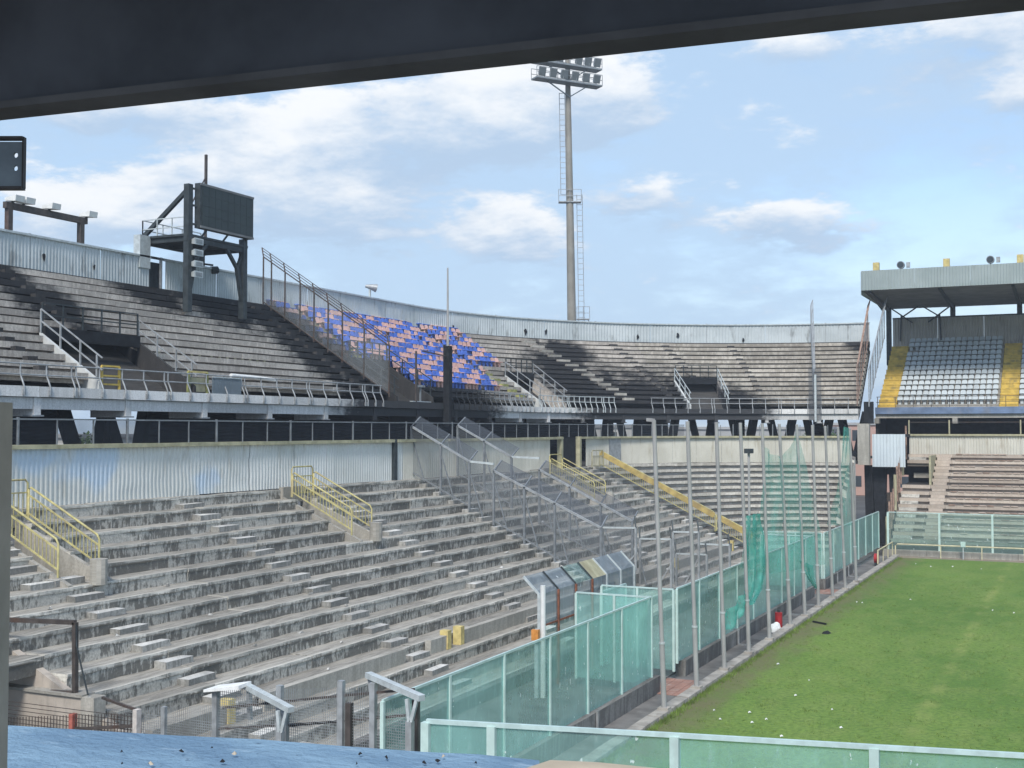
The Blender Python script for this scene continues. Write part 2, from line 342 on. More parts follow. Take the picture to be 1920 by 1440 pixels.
# ------------------------------------------------------------------ mesh building
class MB:
    def __init__(s): s.v = []; s.f = []; s.uv = []
    def face(s, pts, uvs=None):
        b = len(s.v); s.v += [Vector(p) for p in pts]; s.f.append(list(range(b, b + len(pts))))
        s.uv.append(uvs or [(p[0] + p[1], p[2]) for p in pts])
        return s
    def box(s, a, b):
        x0, y0, z0 = a; x1, y1, z1 = b
        return s.hexa([(x0, y0, z0), (x1, y0, z0), (x1, y1, z0), (x0, y1, z0)], [(x0, y0, z1), (x1, y0, z1), (x1, y1, z1), (x0, y1, z1)])
    def hexa(s, lo, hi):
        b = len(s.v); s.v += [Vector(p) for p in lo + hi]
        for f in ((3, 2, 1, 0), (4, 5, 6, 7), (0, 1, 5, 4), (1, 2, 6, 5), (2, 3, 7, 6), (3, 0, 4, 7)):
            s.f.append([b + i for i in f]); s.uv.append([(s.v[b + i].x + s.v[b + i].y, s.v[b + i].z) for i in f])
        return s
    def bar(s, a, b, w, h=None, up=(0, 0, 1)):
        a = Vector(a); b = Vector(b); h = h or w; d = (b - a).normalized(); up = Vector(up)
        if abs(d.dot(up)) > .98: up = Vector((1, 0, 0))
        x = d.cross(up).normalized() * (w / 2); y = x.cross(d).normalized() * (h / 2)
        return s.hexa([a - x - y, a + x - y, a + x + y, a - x + y], [b - x - y, b + x - y, b + x + y, b - x + y])
    def tube(s, pts, r, n=8, r2=None, cap=True):
        pts = [Vector(p) for p in pts]; rings = []
        for i, p in enumerate(pts):
            d = (pts[min(i + 1, len(pts) - 1)] - pts[max(i - 1, 0)]).normalized()
            up = Vector((0, 0, 1)) if abs(d.z) < .95 else Vector((1, 0, 0))
            x = d.cross(up).normalized(); y = d.cross(x).normalized()
            rr = r if r2 is None else r + (r2 - r) * i / (len(pts) - 1)
            b = len(s.v)
            for k in range(n):
                a = 2 * math.pi * k / n; s.v.append(p + x * (rr * math.cos(a)) + y * (rr * math.sin(a)))
            rings.append(b)
        for i in range(len(rings) - 1):
            for k in range(n):
                k2 = (k + 1) % n; f = [rings[i] + k, rings[i] + k2, rings[i + 1] + k2, rings[i + 1] + k]
                s.f.append(f); s.uv.append([(k / n, s.v[q].z) for q in f])
        if cap:
            for b, rev in ((rings[0], 0), (rings[-1], 1)):
                c = len(s.v); s.v += [s.v[b + k].copy() for k in range(n)]; f = [c + k for k in range(n)]; f = f if rev else f[::-1]
                s.f.append(f); s.uv.append([(s.v[q].x, s.v[q].y) for q in f])
        return s
    def build(s, name, mat, parent=None, smooth=False, mesh=None):
        off = Vector((0, 0, 0))
        if parent is not None:
            q = parent
            while q: off = off + q.location; q = q.parent
        me = D.meshes.new(name); me.from_pydata([tuple(v - off) for v in s.v], [], s.f)
        uvl = me.uv_layers.new(name='UVMap'); flat = []
        for u in s.uv:
            for c in u: flat += [c[0], c[1]]
        uvl.data.foreach_set('uv', flat)
        me.materials.append(M[mat])
        if smooth: me.polygons.foreach_set('use_smooth', [len(f) == 4 for f in s.f])
        me.update()
        o = D.objects.new(name, me); col.objects.link(o)
        if parent is not None: o.parent = parent
        return o
def tag(o, label=None, cat=None, group=None, kind=None):
    if label: o['label'] = label
    if cat: o['category'] = cat
    if group: o['group'] = group
    if kind: o['kind'] = kind
    return o
def thing(name, label, cat, loc=(0, 0, 0), group=None):
    o = D.objects.new(name, None); col.objects.link(o); o.location = loc; o.empty_display_size = .3
    return tag(o, label, cat, group)
def clone(src, parent, loc, rotz=0., name=None):
    o = src.copy(); col.objects.link(o); o.parent = parent; o.location = loc; o.rotation_euler = (0, 0, rotz)
    return o

# ------------------------------------------------------------------ the bowl's plan: straight along +Y, then a quarter turn to the right
XC, C0, RR = -15.3, 79.3, 25.0
def P(q, x, z):
    if q <= C0: return Vector((x, q, z))
    r = XC - x; a = (q - C0) / RR
    return Vector((XC - r * math.cos(a), C0 + r * math.sin(a), z))
def PR(q, y, z): return Vector((q, y, z))                    # the far stand runs straight along X
def heading(q): return 0. if q <= C0 else -(q - C0) / RR     # turn of the local +X / +Y frame
QEND = 117.3

def sweep(mb, prof, q0, q1, step=1.0, path=P, jit=0., caps=True, closed=True):
    n = max(1, int(math.ceil((q1 - q0) / step))); base = len(mb.v); m = len(prof)
    ls = [0.]
    for i in range(1, m + 1):
        a, b = prof[i - 1], prof[i % m]; ls.append(ls[-1] + math.hypot(b[0] - a[0], b[1] - a[1]))
    for i in range(n + 1):
        q = q0 + (q1 - q0) * i / n
        for (x, z) in prof:
            j = jit * (random.random() - .5) if jit else 0
            mb.v.append(path(q, x + j, z + j))
    for i in range(n):
        qa = q0 + (q1 - q0) * i / n; qb = q0 + (q1 - q0) * (i + 1) / n
        for k in range(m if closed else m - 1):
            k2 = (k + 1) % m
            mb.f.append([base + i * m + k, base + (i + 1) * m + k, base + (i + 1) * m + k2, base + i * m + k2])
            mb.uv.append([(qa, ls[k]), (qb, ls[k]), (qb, ls[k + 1]), (qa, ls[k + 1])])
    if caps and closed:
        for i, rev in ((0, 0), (n, 1)):
            f = [base + i * m + k for k in range(m)]; f = f[::-1] if rev else f
            mb.f.append(f); mb.uv.append([(mb.v[x].x + mb.v[x].y, mb.v[x].z) for x in f])
    return mb
def corrugated(q0, q1, x, z0, z1, pitch_=.2, depth=.045, path=P, wob=0., sgn=1, nz=2):
    mb = MB(); n = max(1, int(round((q1 - q0) / pitch_))); pw = (q1 - q0) / n; cols = []
    for i in range(n):
        for fx, d in ((0, 0), (.3, 0), (.5, 1), (.8, 1)): cols.append((q0 + (i + fx) * pw, d * depth))
    cols.append((q1, 0))
    for (q, d) in cols:
        for k in range(nz + 1):
            z = z0 + (z1 - z0) * k / nz
            w = wob * noise.noise(Vector((q * .9, z * 1.5, 3.3))) if wob else 0
            mb.v.append(path(q + w, x + sgn * d + w * .5, z))
    for i in range(len(cols) - 1):
        for k in range(nz):
            a = i * (nz + 1) + k; b = a + nz + 1
            mb.f.append([a, b, b + 1, a + 1])
            za = z0 + (z1 - z0) * k / nz; zb = z0 + (z1 - z0) * (k + 1) / nz
            mb.uv.append([(cols[i][0], za), (cols[i + 1][0], za), (cols[i + 1][0], zb), (cols[i][0], zb)])
    return mb
def undercut(xn, z, w, r, sgn=1, lip=.2, rec=.15):
    s = sgn
    return [(xn + s * .03, z), (xn + s * .03, z - lip), (xn - s * .02, z - lip - .01), (xn - s * rec, z - lip - .015), (xn - s * rec, z - r - .03), (xn - s * (w + rec + .03), z - r - .03), (xn - s * (w + rec + .03), z)]
def step_prof(xn, z, w, r, nos=.03, sgn=1):
    # sgn +1: front is towards larger x
    s = sgn
    return [(xn + s * nos, z), (xn + s * nos, z - .10), (xn, z - .115), (xn, z - r - .03), (xn - s * (w + .03), z - r - .03), (xn - s * (w + .03), z)]

# ================================================================== SETTING
tag(MB().face([(-700, -300, -.25), (700, -300, -.25), (700, 1200, -.25), (-700, 1200, -.25)]).build('ground', 'asphalt'), kind='structure')
mb = MB()
nx, ny = 40, 60
tag(MB().box((-11.98, 25.2, -.2), (60, 89.9, 0.0)).build('pitch', 'grass'), kind='structure')
mv = tag(MB().box((-13.9, 18, -.24), (-12.45, 91, -.03)).build('perimeter_path', 'moat_floor'), kind='structure')
tag(MB().box((-19.0, 14, -.22), (-13.9, 91, .02)).build('spectator_walkway', 'moat_floor'), kind='structure')
tag(MB().box((-12.4, 89.9, -.21), (60, 91.3, -.015)).build('earth_strip', 'bare_earth'), kind='structure')
for nm, y0, y1 in (('near', 40.3, 43.0), ('far', 68.5, 70.8)):
    pt = MB().box((-13.88, y0, -.2), (-12.47, y1, -.02)).build('paved_gateway', 'moat_floor'); tag(pt, kind='structure')
    k = 0
    nrow = int((y1 - y0) / .3)
    for i in range(nrow):
        for j in range(4):
            a = -13.86 + j * .345; b = y0 + .02 + i * .3
            MB().box((a, b, -.02), (a + .33, b + .28, -.004 + random.uniform(0, .006))).build('paving_tile', 'red_tile', pt)
# kerb: separate stones
kb = D.objects.new('kerb', None); col.objects.link(kb); kb.location = (-12.2, 20, 0); tag(kb, kind='structure')
y = 20.
while y < 90:
    L = 1.5; z = .15 + random.uniform(-.012, .012); dx = random.uniform(-.015, .015)
    MB().hexa([(-12.46 + dx, y + .012, -.2), (-12.0 + dx, y + .012, -.2), (-12.0 + dx, y + L - .012, -.2), (-12.46 + dx, y + L - .012, -.2)],
              [(-12.44 + dx, y + .02, z), (-12.03 + dx, y + .02, z), (-12.03 + dx, y + L - .02, z), (-12.44 + dx, y + L - .02, z)]).build('kerb_stone', 'kerb_stone', kb)
    y += L
# low wall that carries the glass fence (goal side, then far side), in cast lengths
fw = thing('fence_base_wall', 'stained low concrete wall under the teal glass along the goal side path', 'wall', (-13.6, 60, 0))
y = 20.
while y < 91:
    e = min(y + 2.95, 91)
    if not (40.2 < (y + e) / 2 < 43.1 or 68.4 < (y + e) / 2 < 70.9):
        sweep(MB(), [(-13.35, .56), (-13.38, -.2), (-13.72, -.2), (-13.75, .56)], y + .01, e - .01, 1, jit=.01).build('wall_length', 'conc_wallbase', fw)
    y = e
fw2 = thing('far_base_wall', 'low pale wall below the glass in front of the roofed stand', 'wall', (-3, 91.6, 0))
x = -13.3
while x < 20:
    MB().box((x + .01, 91.3, -.2), (x + 2.99, 91.75, .42)).build('wall_length', 'conc_wall', fw2); x += 3.0
for yy, lab in ((39.9, 'short return wall beside the nearer red tiled gateway'), (68.2, 'short return wall beside the farther red tiled gateway')):
    pass

# ================================================================== LOWER TERRACE
LW, LR = .805, .4025
def lx(j): return -30.5 + LW * j
def lz(j): return 6.48 - LR * j
low = thing('lower_terrace', 'stained grey concrete terrace of the lower tier, left of the pitch, curving at the corner', 'stand', (-25, 45, 0))
LOWV = [(26.85, 28.3), (42.55, 43.9), (69.7, 71.4)]
cuts = [23.4, 27.15, 31.8, 36.5, 41.2, 45.85, 50.5, 55.0, 59.7, 64.4, 69.0, 73.6, 78.4]
acut = [78.4, 83.5, 89, 95, 101, 107, 112.5, QEND]
for j in range(16):
    segs = [(a, b, 'conc_low') for a, b in zip(cuts, cuts[1:])] + [(a, b, 'conc_curve') for a, b in zip(acut, acut[1:])]
    if j <= 8: segs = [(13, 18.2, 'conc_low'), (18.2, 23.4, 'conc_low')] + segs
    for a, b, m in segs:
        parts = [(a, b)]
        if 1 <= j <= 4:
            for v0, v1 in LOWV:
                nxt = []
                for (p0, p1) in parts:
                    if v1 <= p0 or v0 >= p1: nxt.append((p0, p1)); continue
                    if p0 < v0: nxt.append((p0, v0))
                    if p1 > v1: nxt.append((v1, p1))
                parts = nxt
        for (p0, p1) in parts:
            if p1 - p0 < .12: continue
            dz = random.uniform(-.012, .012)
            w = LW if j else .4
            xx = lx(j) + random.uniform(-.012, .012)
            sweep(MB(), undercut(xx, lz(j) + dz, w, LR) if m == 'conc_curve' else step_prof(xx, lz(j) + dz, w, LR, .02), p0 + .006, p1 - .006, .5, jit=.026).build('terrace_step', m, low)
# half-height stair blocks
def block(mb_parent, q, xf, z0, h, w, d, mat, name='step_block', path=P):
    pts = []
    mb = MB()
    lo_ = [path(q - w / 2, xf, z0), path(q + w / 2, xf, z0), path(q + w / 2, xf + d, z0), path(q - w / 2, xf + d, z0)]
    jj = lambda: random.uniform(-.025, .025)
    hi_ = [p + Vector((jj() * .6, jj(), h + jj() * .6)) for p in lo_]
    mb.hexa(lo_, hi_); return mb.build(name, mat, mb_parent)
for q, j0, j1 in ((27.15, 4, 15), (36.5, 0, 15), (45.85, 0, 15), (54.75, 0, 14), (64.4, 0, 15), (78.1, 0, 14), (26.2, 0, 5)):
    for j in range(j0, j1):
        if q == 36.5 and random.random() < .06: continue
        block(low, q + random.uniform(-.06, .06), lx(j) + .02, lz(j + 1) - .01, LR * random.uniform(.42, .52), 1.15, .37 + random.uniform(-.05, .05), 'conc_block')
# vomitory pits of the lower tier
for i, (v0, v1) in enumerate(LOWV):
    xb, xf = lx(0) + .12, lx(5) - .05
    f = lz(5) - .04
    MB().box((xb - .6, v0, f - .25), (xf + .02, v1, f - .02)).build('passage_floor', 'conc_wall', low)
    MB().hexa([(xb, v1, f), (xf, v1, f), (xf, v1 + .16, f), (xb, v1 + .16, f)], [(xb, v1, lz(0) - .3), (xf, v1, lz(4) - .36), (xf, v1 + .16, lz(4) - .36), (xb, v1 + .16, lz(0) - .3)]).build('passage_wall', 'conc_wall', low)
    MB().hexa([(xb, v0 - .16, f), (xf, v0 - .16, f), (xf, v0, f), (xb, v0, f)], [(xb, v0 - .16, lz(0) - .3), (xf, v0 - .16, lz(4) - .36), (xf, v0, lz(4) - .36), (xb, v0, lz(0) - .3)]).build('passage_wall', 'conc_wall', low)
    MB().box((xb - .55, v0, f), (xb - .5, v1, lz(0))).build('passage_doorway', 'char_shade', low)
    MB().box((xb - .2, v0 - .1, lz(0) - .55), (xb + .02, v1 + .1, lz(0) + .1)).build('passage_lintel', 'conc_wall', low)
    MB().tube([P((v0 + v1) / 2 + .25, xf + .05, f), P((v0 + v1) / 2 + .25, xf + .05, f + .75)], .26, 12).build('round_pier', 'conc_wall', low)
# front parapets with gaps at the stairs
for (a, b, e0, e1) in ((23.4, 26.4, 0, 1), (27.9, 35.6, 0, 0), (37.3, 38.6, 0, 1), (39.6, 53.2, 1, 0), (56.2, 63.5, 0, 0), (65.4, 77.2, 1, 1)):
    sweep(MB(), [(-20.50, 1.74), (-20.52, 1.2), (-20.72, 1.2), (-20.74, 1.74)], a, b, 1.5, jit=.012).build('parapet', 'conc_wall', low)
    for e, q in ((e0, a), (e1, b)):
        if e: sweep(MB(), [(-20.46, 1.9), (-20.46, 1.25), (-20.78, 1.25), (-20.78, 1.9)], q - .14, q + .14).build('parapet_end', 'yellow_pale', low)
# curved front wall at the corner
sweep(MB(), [(-18.05, .95), (-18.05, -.2), (-18.3, -.2), (-18.3, .95)], 80, QEND, 3).build('front_wall', 'conc_wall', low)
sweep(MB(), [(-18.05, .45), (-18.05, -.2), (-18.4, -.2), (-18.4, .45)], 23.2, 79.9, 3).build('front_wall', 'conc_wallbase', low)
# broken end wall of the corner
pr = []
for j in range(16):
    y0 = P(QEND, lx(j), 0)
for j in range(15, -1, -1):
    a = P(QEND + .02, lx(j), 0); b = P(QEND + .02, lx(j) - LW, 0); n = Vector((.28, 0, 0)); h = lz(j) + random.uniform(.25, .95)
    MB().hexa([(a.x, a.y, -.2), (a.x + .3, a.y, -.2), (b.x + .3, b.y - .02, -.2), (b.x, b.y - .02, -.2)], [(a.x, a.y, h), (a.x + .3, a.y, h - .15), (b.x + .3, b.y - .02, h + .1), (b.x, b.y - .02, h + .2)]).build('broken_wall_piece', 'conc_curve', low)
lo_ = [(-25.6, 23.15, -.2), (-18.4, 23.15, -.2), (-18.4, 23.38, -.2), (-25.6, 23.38, -.2)]
MB().hexa(lo_, [(-25.6, 23.15, 3.7), (-18.4, 23.15, .3), (-18.4, 23.38, .3), (-25.6, 23.38, 3.7)]).build('end_wall', 'plaster', low)
# concourse floor behind the wall
sweep(MB(), [(-30.95, 6.5), (-30.95, 6.3), (-44.5, 6.3), (-44.5, 6.5)], 13, QEND, 3).build('concourse_floor', 'conc_dark', low)

# wall behind the lower tier
lwall = thing('lower_back_wall', 'corrugated white and bluish metal wall with cream coping behind the lower tier', 'wall', (-30.9, 45, 6.4))
q = 13.0
while q < QEND - .5:
    L = 3.1 if q < 80 else 3.4
    e = min(q + L, QEND)
    if not (73.4 < (q + e) / 2 < 76.9):
        mt = 'wall_sheet' if e < 56 else 'wall_sheet_cream'
        z0 = 6.46 + random.uniform(0, .05)
        corrugated(q + .008, e - .008, -30.93 + random.uniform(-.012, .012), z0, 8.37, .2, .036, wob=.05 if 30 < q < 42 else .012, nz=6 if 30 < q < 42 else 2).build('wall_panel', mt, lwall)
    q = e
for a, b in ((13, 52.2), (52.5, 57.8), (58.0, 73.7), (76.8, 92), (92, 105), (105, QEND)):
    sweep(MB(), [(-30.72, 8.5), (-30.72, 8.36), (-31.05, 8.36), (-31.05, 8.5)], a, b, 1.5, jit=.012).build('coping', 'coping', lwall)
for qa in (73.55, 76.75):
    sweep(MB(), [(-30.75, 8.52), (-30.75, 6.3), (-31.05, 6.3), (-31.05, 8.52)], qa - .16, qa + .16).build('door_jamb', 'coping', lwall)
sweep(MB(), [(-30.95, 8.45), (-30.95, 6.5), (-31.03, 6.5), (-31.03, 8.45)], 74.2, 76.2).build('steel_door', 'char_shade', lwall)
sweep(MB(), [(-30.75, 8.52), (-30.75, 6.2), (-31.05, 6.2), (-31.05, 8.52)], 52.2, 52.5).build('pillar', 'dark_steel', lwall)
sweep(MB(), [(-30.86, 8.36), (-30.86, 6.5), (-30.9, 6.5), (-30.9, 8.36)], 83.5, 86.0).build('patched_panel', 'galv', lwall)

# fence of mesh bays standing on that wall
mf = thing('wall_top_mesh_fence', 'row of dark mesh bays in grey frames on top of the lower back wall', 'fence', (-30.9, 45, 8.5))
q = 14.0; i = 0
while q < 116:
    L = 1.65
    z1 = 9.33
    big = i % 3 == 0
    if not (96.5 < q < 101):
        MB().bar(P(q, -30.9, 8.5), P(q, -30.9, z1 + (.06 if big else 0)), .07 if big else .045).build('post', 'cage_steel', mf)
    if q < 95:
        MB().bar(P(q, -30.9, z1), P(q + L, -30.9, z1), .05).build('top_rail', 'cage_steel', mf)
        a, b = P(q + .03, -30.9, 8.52), P(q + L - .03, -30.9, 8.52)
        MB().face([a, b, b + Vector((0, 0, .78)), a + Vector((0, 0, .78))]).build('mesh_panel', 'mesh_dark', mf)
    q += L; i += 1

# ================================================================== UPPER TERRACE
UW, UR = .63, .403
def ux(j): return -45.1 + UW * j
def uz(j): return 16.54 - UR * j
upp = thing('upper_terrace', 'brownish grey upper tier of bare concrete rows, fire blackened in places, on its balcony', 'stand', (-40, 45, 9))
def uprof(xn, z, w):
    return [(xn + .05, z), (xn + .05, z - .26), (xn - .03, z - .27), (xn - .22, z - .28), (xn - .22, z - UR - .03), (xn - w - .26, z - UR - .03), (xn - w - .26, z)]
UPV = [(38.2, 43.9), (62.0, 66.2), (83.2, 86.6), (101.3, 105.0)]
uc = [20, 25.3, 30.6, 35.9, 41.2, 46.3, 51.4, 56.0, 60.9, 64.2, 69, 74, 79.2, 84.2, 88.6, 92, 96, 100, 103.2, 108, 113.2, QEND]
for j in range(14):
    for a, b in zip(uc, uc[1:]):
        parts = [(a, b)]
        if j >= 9:
            for v0, v1 in UPV:
                nxt = []
                for (p0, p1) in parts:
                    if v1 <= p0 or v0 >= p1: nxt.append((p0, p1)); continue
                    if p0 < v0: nxt.append((p0, v0))
                    if p1 > v1: nxt.append((v1, p1))
                parts = nxt
        for (p0, p1) in parts:
            if p1 - p0 < .12: continue
            sh = .35 * ((j * 7) % 5 - 2) if (a not in (20,) and p0 == a and p1 == b) else 0
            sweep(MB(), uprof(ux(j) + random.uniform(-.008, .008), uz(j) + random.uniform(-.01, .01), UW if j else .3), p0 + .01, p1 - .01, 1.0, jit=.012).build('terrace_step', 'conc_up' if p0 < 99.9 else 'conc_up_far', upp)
# front walkway slab, edge beam, brackets
q = 20.0
while q < QEND - .2:
    e = min(q + 4.93, QEND)
    sweep(MB(), [(-36.18, 10.64), (-36.16, 10.24), (-37.0, 10.24), (-37.75, 10.5), (-37.75, 10.64)], q + .01, e - .01, 1.2, jit=.008).build('edge_slab', 'conc_fascia', upp)
    sweep(MB(), [(-36.30, 10.22), (-36.32, 9.77), (-36.75, 9.77), (-36.75, 10.22)], q + .01, e - .01, 1.2).build('edge_beam', 'conc_fascia', upp)
    sweep(MB(), [(-36.26, 10.23), (-36.26, 9.55), (-36.62, 9.5), (-38.2, 9.5), (-38.2, 10.2)], q - .17, q + .17, .3).build('bracket', 'conc_fascia', upp)
    sweep(MB(), [(-36.22, 9.55), (-36.22, 9.49), (-36.7, 9.49), (-36.7, 9.55)], q - .3, q + .3, .3).build('bearing_plate', 'galv_up', upp)
    q = e
for a, b in zip(range(20, 117, 10), list(range(30, 117, 10)) + [QEND]):
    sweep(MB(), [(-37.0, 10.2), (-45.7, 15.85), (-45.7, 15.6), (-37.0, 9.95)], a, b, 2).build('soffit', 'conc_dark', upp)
# stairs
def ublocks(q, j0, j1, mat, w=1.1, skew=0.):
    for j in range(j0, j1):
        block(upp, q + skew * j + random.uniform(-.03, .03), ux(j) + .03, uz(j + 1), UR * .5, w, .32, mat)
ublocks(41.2, 0, 8, 'conc_dark', .6); ublocks(59.9, 0, 13, 'conc_dark', .6); ublocks(36.0, 8, 13, 'conc_dark', .5)
ublocks(64.0, 0, 8, 'yellow_moss', 1.0); ublocks(79.3, 0, 8, 'yellow_moss', .8); ublocks(80.0, 8, 13, 'yellow_moss', 1.0, .12)
ublocks(91.0, 0, 13, 'conc_wall', 1.1, .36); ublocks(102.3, 0, 8, 'conc_dark', .55, .12); ublocks(107.3, 0, 11, 'conc_dark', .5, .12); ublocks(98.2, 0, 12, 'conc_dark', .6, .15)
# vomitories: pit, dark portal, sloping cheek walls
for v0, v1 in UPV:
    n = 4
    fl = 10.40
    sweep(MB(), [(-36.6, fl), (-36.6, fl - .2), (-44, fl - .2), (-44, fl)], v0, v1, 1.5).build('portal_floor', 'char_shade', upp)
    sweep(MB(), [(-42.6, 13.6), (-42.6, fl), (-42.8, fl), (-42.8, 13.6)], v0 - .2, v1 + .2, 1.5).build('portal_back', 'char_shade', upp)
    sweep(MB(), [(-39.42, uz(8) - .02), (-39.42, uz(8) - .55), (-39.8, uz(8) - .55), (-39.8, uz(8) - .02)], v0, v1, 1.5).build('portal_lintel', 'char_shade', upp)  # portal inside coloured near black, shade put into the colour
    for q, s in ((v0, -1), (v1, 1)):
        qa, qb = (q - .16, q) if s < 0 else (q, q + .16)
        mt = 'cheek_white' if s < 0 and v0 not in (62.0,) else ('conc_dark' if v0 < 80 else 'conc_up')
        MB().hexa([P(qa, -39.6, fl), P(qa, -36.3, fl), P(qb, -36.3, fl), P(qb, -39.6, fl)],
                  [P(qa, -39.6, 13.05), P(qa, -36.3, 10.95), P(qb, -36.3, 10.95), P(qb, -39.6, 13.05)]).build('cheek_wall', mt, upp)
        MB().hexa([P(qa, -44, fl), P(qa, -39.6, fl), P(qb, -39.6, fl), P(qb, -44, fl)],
                  [P(qa, -44, 14.5), P(qa, -39.6, 12.6), P(qb, -39.6, 12.6), P(qb, -44, 14.5)]).build('portal_side', 'char_shade', upp)
# columns and shutters under the deck
def vcol(q, x=-38.6, spread=1.35, mat='char_shade', z0=6.5, z1=10.4):
    base = P(q, x, z0)
    for s in (-1, 1):
        t1 = P(q + s * spread, x - .4, z1)
        b0 = P(q + s * .22, x, z0)
        MB().bar(b0, t1, .5, .55).build('raking_leg', mat, upp)
    MB().bar(P(q, x, z0), P(q, x, z0 + .7), .95, .6).build('column_base', mat, upp)
for q in (41.6, 44.2): vcol(q, -40.2, 1.5)
for q in (93.0, 96.2, 99.8, 103.3, 107.0, 110.4, 113.6, 116.6): vcol(q, -38.2, 1.1)
def shutter(a, b, z0=6.5, z1=10.9, x=-40.6):
    mb = MB(); n = 22
    for i in range(n):
        za = z0 + (z1 - z0) * i / n; zb = z0 + (z1 - z0) * (i + 1) / n; zm = (za + zb) / 2
        sweep(mb, [(x, za), (x + .05, zm), (x, zb)], a, b, 3, closed=False, caps=False)
    return mb.build('shutter', 'shutter_dark', upp)
q = 17.2
while q < 92:
    e = q + 2.85
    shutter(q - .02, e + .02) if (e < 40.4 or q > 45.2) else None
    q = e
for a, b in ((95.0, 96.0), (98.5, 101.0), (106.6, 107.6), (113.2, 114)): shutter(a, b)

# parapet at the very top
par = thing('upper_parapet_wall', 'weathered corrugated metal parapet curving round the top of the upper tier', 'wall', (-45.4, 60, 16.6))
q = 20.0; i = 0
while q < QEND - .3:
    L = 4.6 if q < 79 else 4.3
    e = min(q + L, QEND)
    pcs = [(q, e)]
    if q < 51.2 < e or q < 52.4 < e:
        pcs = [(a, b) for a, b in ((q, min(e, 51.2)), (max(q, 52.45), e)) if b - a > .15]
    for a, b in pcs:
        corrugated(a + .01, b - .01, -45.42 + random.uniform(-.015, .015), 16.56, 18.2, .21 if q < 90 else .24, .032, wob=.015).build('wall_panel', 'parapet_sheet', par)
        sweep(MB(), [(-45.30, 18.29), (-45.30, 18.19), (-45.56, 18.19), (-45.56, 18.29)], a, b, 1.2).build('cap_rail', 'pale_steel', par)
    sweep(MB(), [(-45.25, 16.62), (-45.25, 16.3), (-45.6, 16.3), (-45.6, 16.62)], q, e, 1.2).build('base_beam', 'conc_dark', par)
    if i % 2 == 0: MB().bar(P(e, -45.5, 16.4), P(e, -45.5, 18.35), .12).build('post', 'galv', par)
    q = e; i += 1
sweep(MB(), [(-45.9, 18.1), (-45.9, 16.4), (-46.0, 16.4), (-46.0, 18.1)], 51.0, 52.6).build('door_leaf', 'dark_steel', par)
# rust holes and torn spots in the sheeting
for (u, v, s) in ((985, 622, .28), (1025, 622, .2), (1195, 632, .2), (1270, 630, .2), (1395, 638, .18), (690, 600, .1), (648, 588, .1), (850, 612, .14), (84, 482, .2), (178, 502, .16)):
    d = ray(u, v); best = None
    for k in range(0, 980):
        q_ = 20 + k * .1; p_ = P(q_, -45.33, 17.6); w_ = (p_ - _C).dot(_F); uu = 960 + FPX * (p_ - _C).dot(_R) / w_
        if best is None or abs(uu - u) < best[0]: best = (abs(uu - u), q_, w_)
    q_ = best[1]; z_ = EYE + (HOR - v) * best[2] / FPX
    pts = []
    for k in range(9):
        a = 2 * math.pi * k / 9; rr = s * random.uniform(.55, 1.2); pts.append(P(q_ + rr * .6 * math.cos(a), -45.345, z_ + rr * 1.2 * math.sin(a)))
    MB().face(pts).build('rust_hole', 'char_shade', par)

# ================================================================== ROOFED STAND (far right)
gs = thing('roofed_stand', 'two tier stand across the pitch with cream rows and a grey corrugated roof', 'stand', (-3, 104, 0))
GX0, GX1 = -13.0, 8.0
def gy(j): return 103.6 - .8 * j
def gz(j): return 7.0 - .46 * j
for j in range(14):
    for a, b in ((-13.0, -10.9), (-10.9, -9.6), (-9.6, -2.0), (-2.0, GX1)):
        if a == -13.0 and 2 <= j <= 4: continue
        m = 'conc_cream'
        sweep(MB(), undercut(gy(j), gz(j) + random.uniform(-.01, .01), .8 if j else .5, .46, -1, .26, .16), a + .01, b - .01, 1.5, PR, jit=.012).build('terrace_step', m, gs)
    for x in ([] if j < 0 else [-9.35 + .54 * k for k in range(24)]):
        if random.random() < (.10 if j < 9 else .2): continue
        MB().box((x, gy(j) - .09, gz(j) - .005), (x + .46, gy(j) + .26, gz(j) + .055)).build('seat_base', 'seat_stub' if random.random() < .8 else 'rust_pale', gs)
for j in range(13):   # stair blocks at the left edge and beside the portal
    if not 1 <= j <= 5:
        MB().box((-12.9, gy(j) - .36, gz(j + 1)), (-11.6, gy(j) - .01, gz(j + 1) + .23)).build('step_block', 'conc_low', gs)
    MB().box((-10.75, gy(j) - .36, gz(j + 1)), (-9.75, gy(j) - .01, gz(j + 1) + .23)).build('step_block', 'conc_cream', gs)
MB().box((-13.0, 101.6, 4.4), (-10.9, 104, 4.7)).build('portal_floor', 'conc_dark', gs)
MB().box((-13.1, 104.3, 4.4), (-10.8, 104.5, 7)).build('portal_back', 'char_shade', gs)
MB().box((-11.02, 99.9, 4.7), (-10.86, 104, 6.95)).build('portal_cheek', 'coping', gs)
MB().box((-12.6, 103.6, 5.1), (-11.4, 103.8, 5.5)).build('portal_rubble', 'conc_wall', gs)
x = -13.0
while x < GX1:
    e = min(x + 4.2, GX1)
    corrugated(x + .01, e - .01, 104.25, 7.0, 8.5, .21, .05, PR, .008, -1).build('wall_panel', 'wall_sheet_cream', gs)
    x = e
MB().box((GX0, 104.05, 8.48), (GX1, 104.4, 8.62)).build('coping', 'coping', gs)
for x in (-13, -9.9, -4.6, -2.3, .5, 3.4):
    MB().box((x - .05, 104.15, 8.62), (x + .05, 104.3, 9.75)).build('post', 'coping', gs)
MB().box((GX0, 104.2, 9.55), (GX1, 104.26, 9.6)).build('top_rail', 'brown_steel', gs)
MB().box((-16.2, 112.6, 5), (GX1, 112.9, 12.9)).build('concourse_back', 'char_shade', gs)
MB().box((-16.2, 104.4, 6.6), (GX1, 112.6, 6.8)).build('concourse_floor', 'conc_dark', gs)
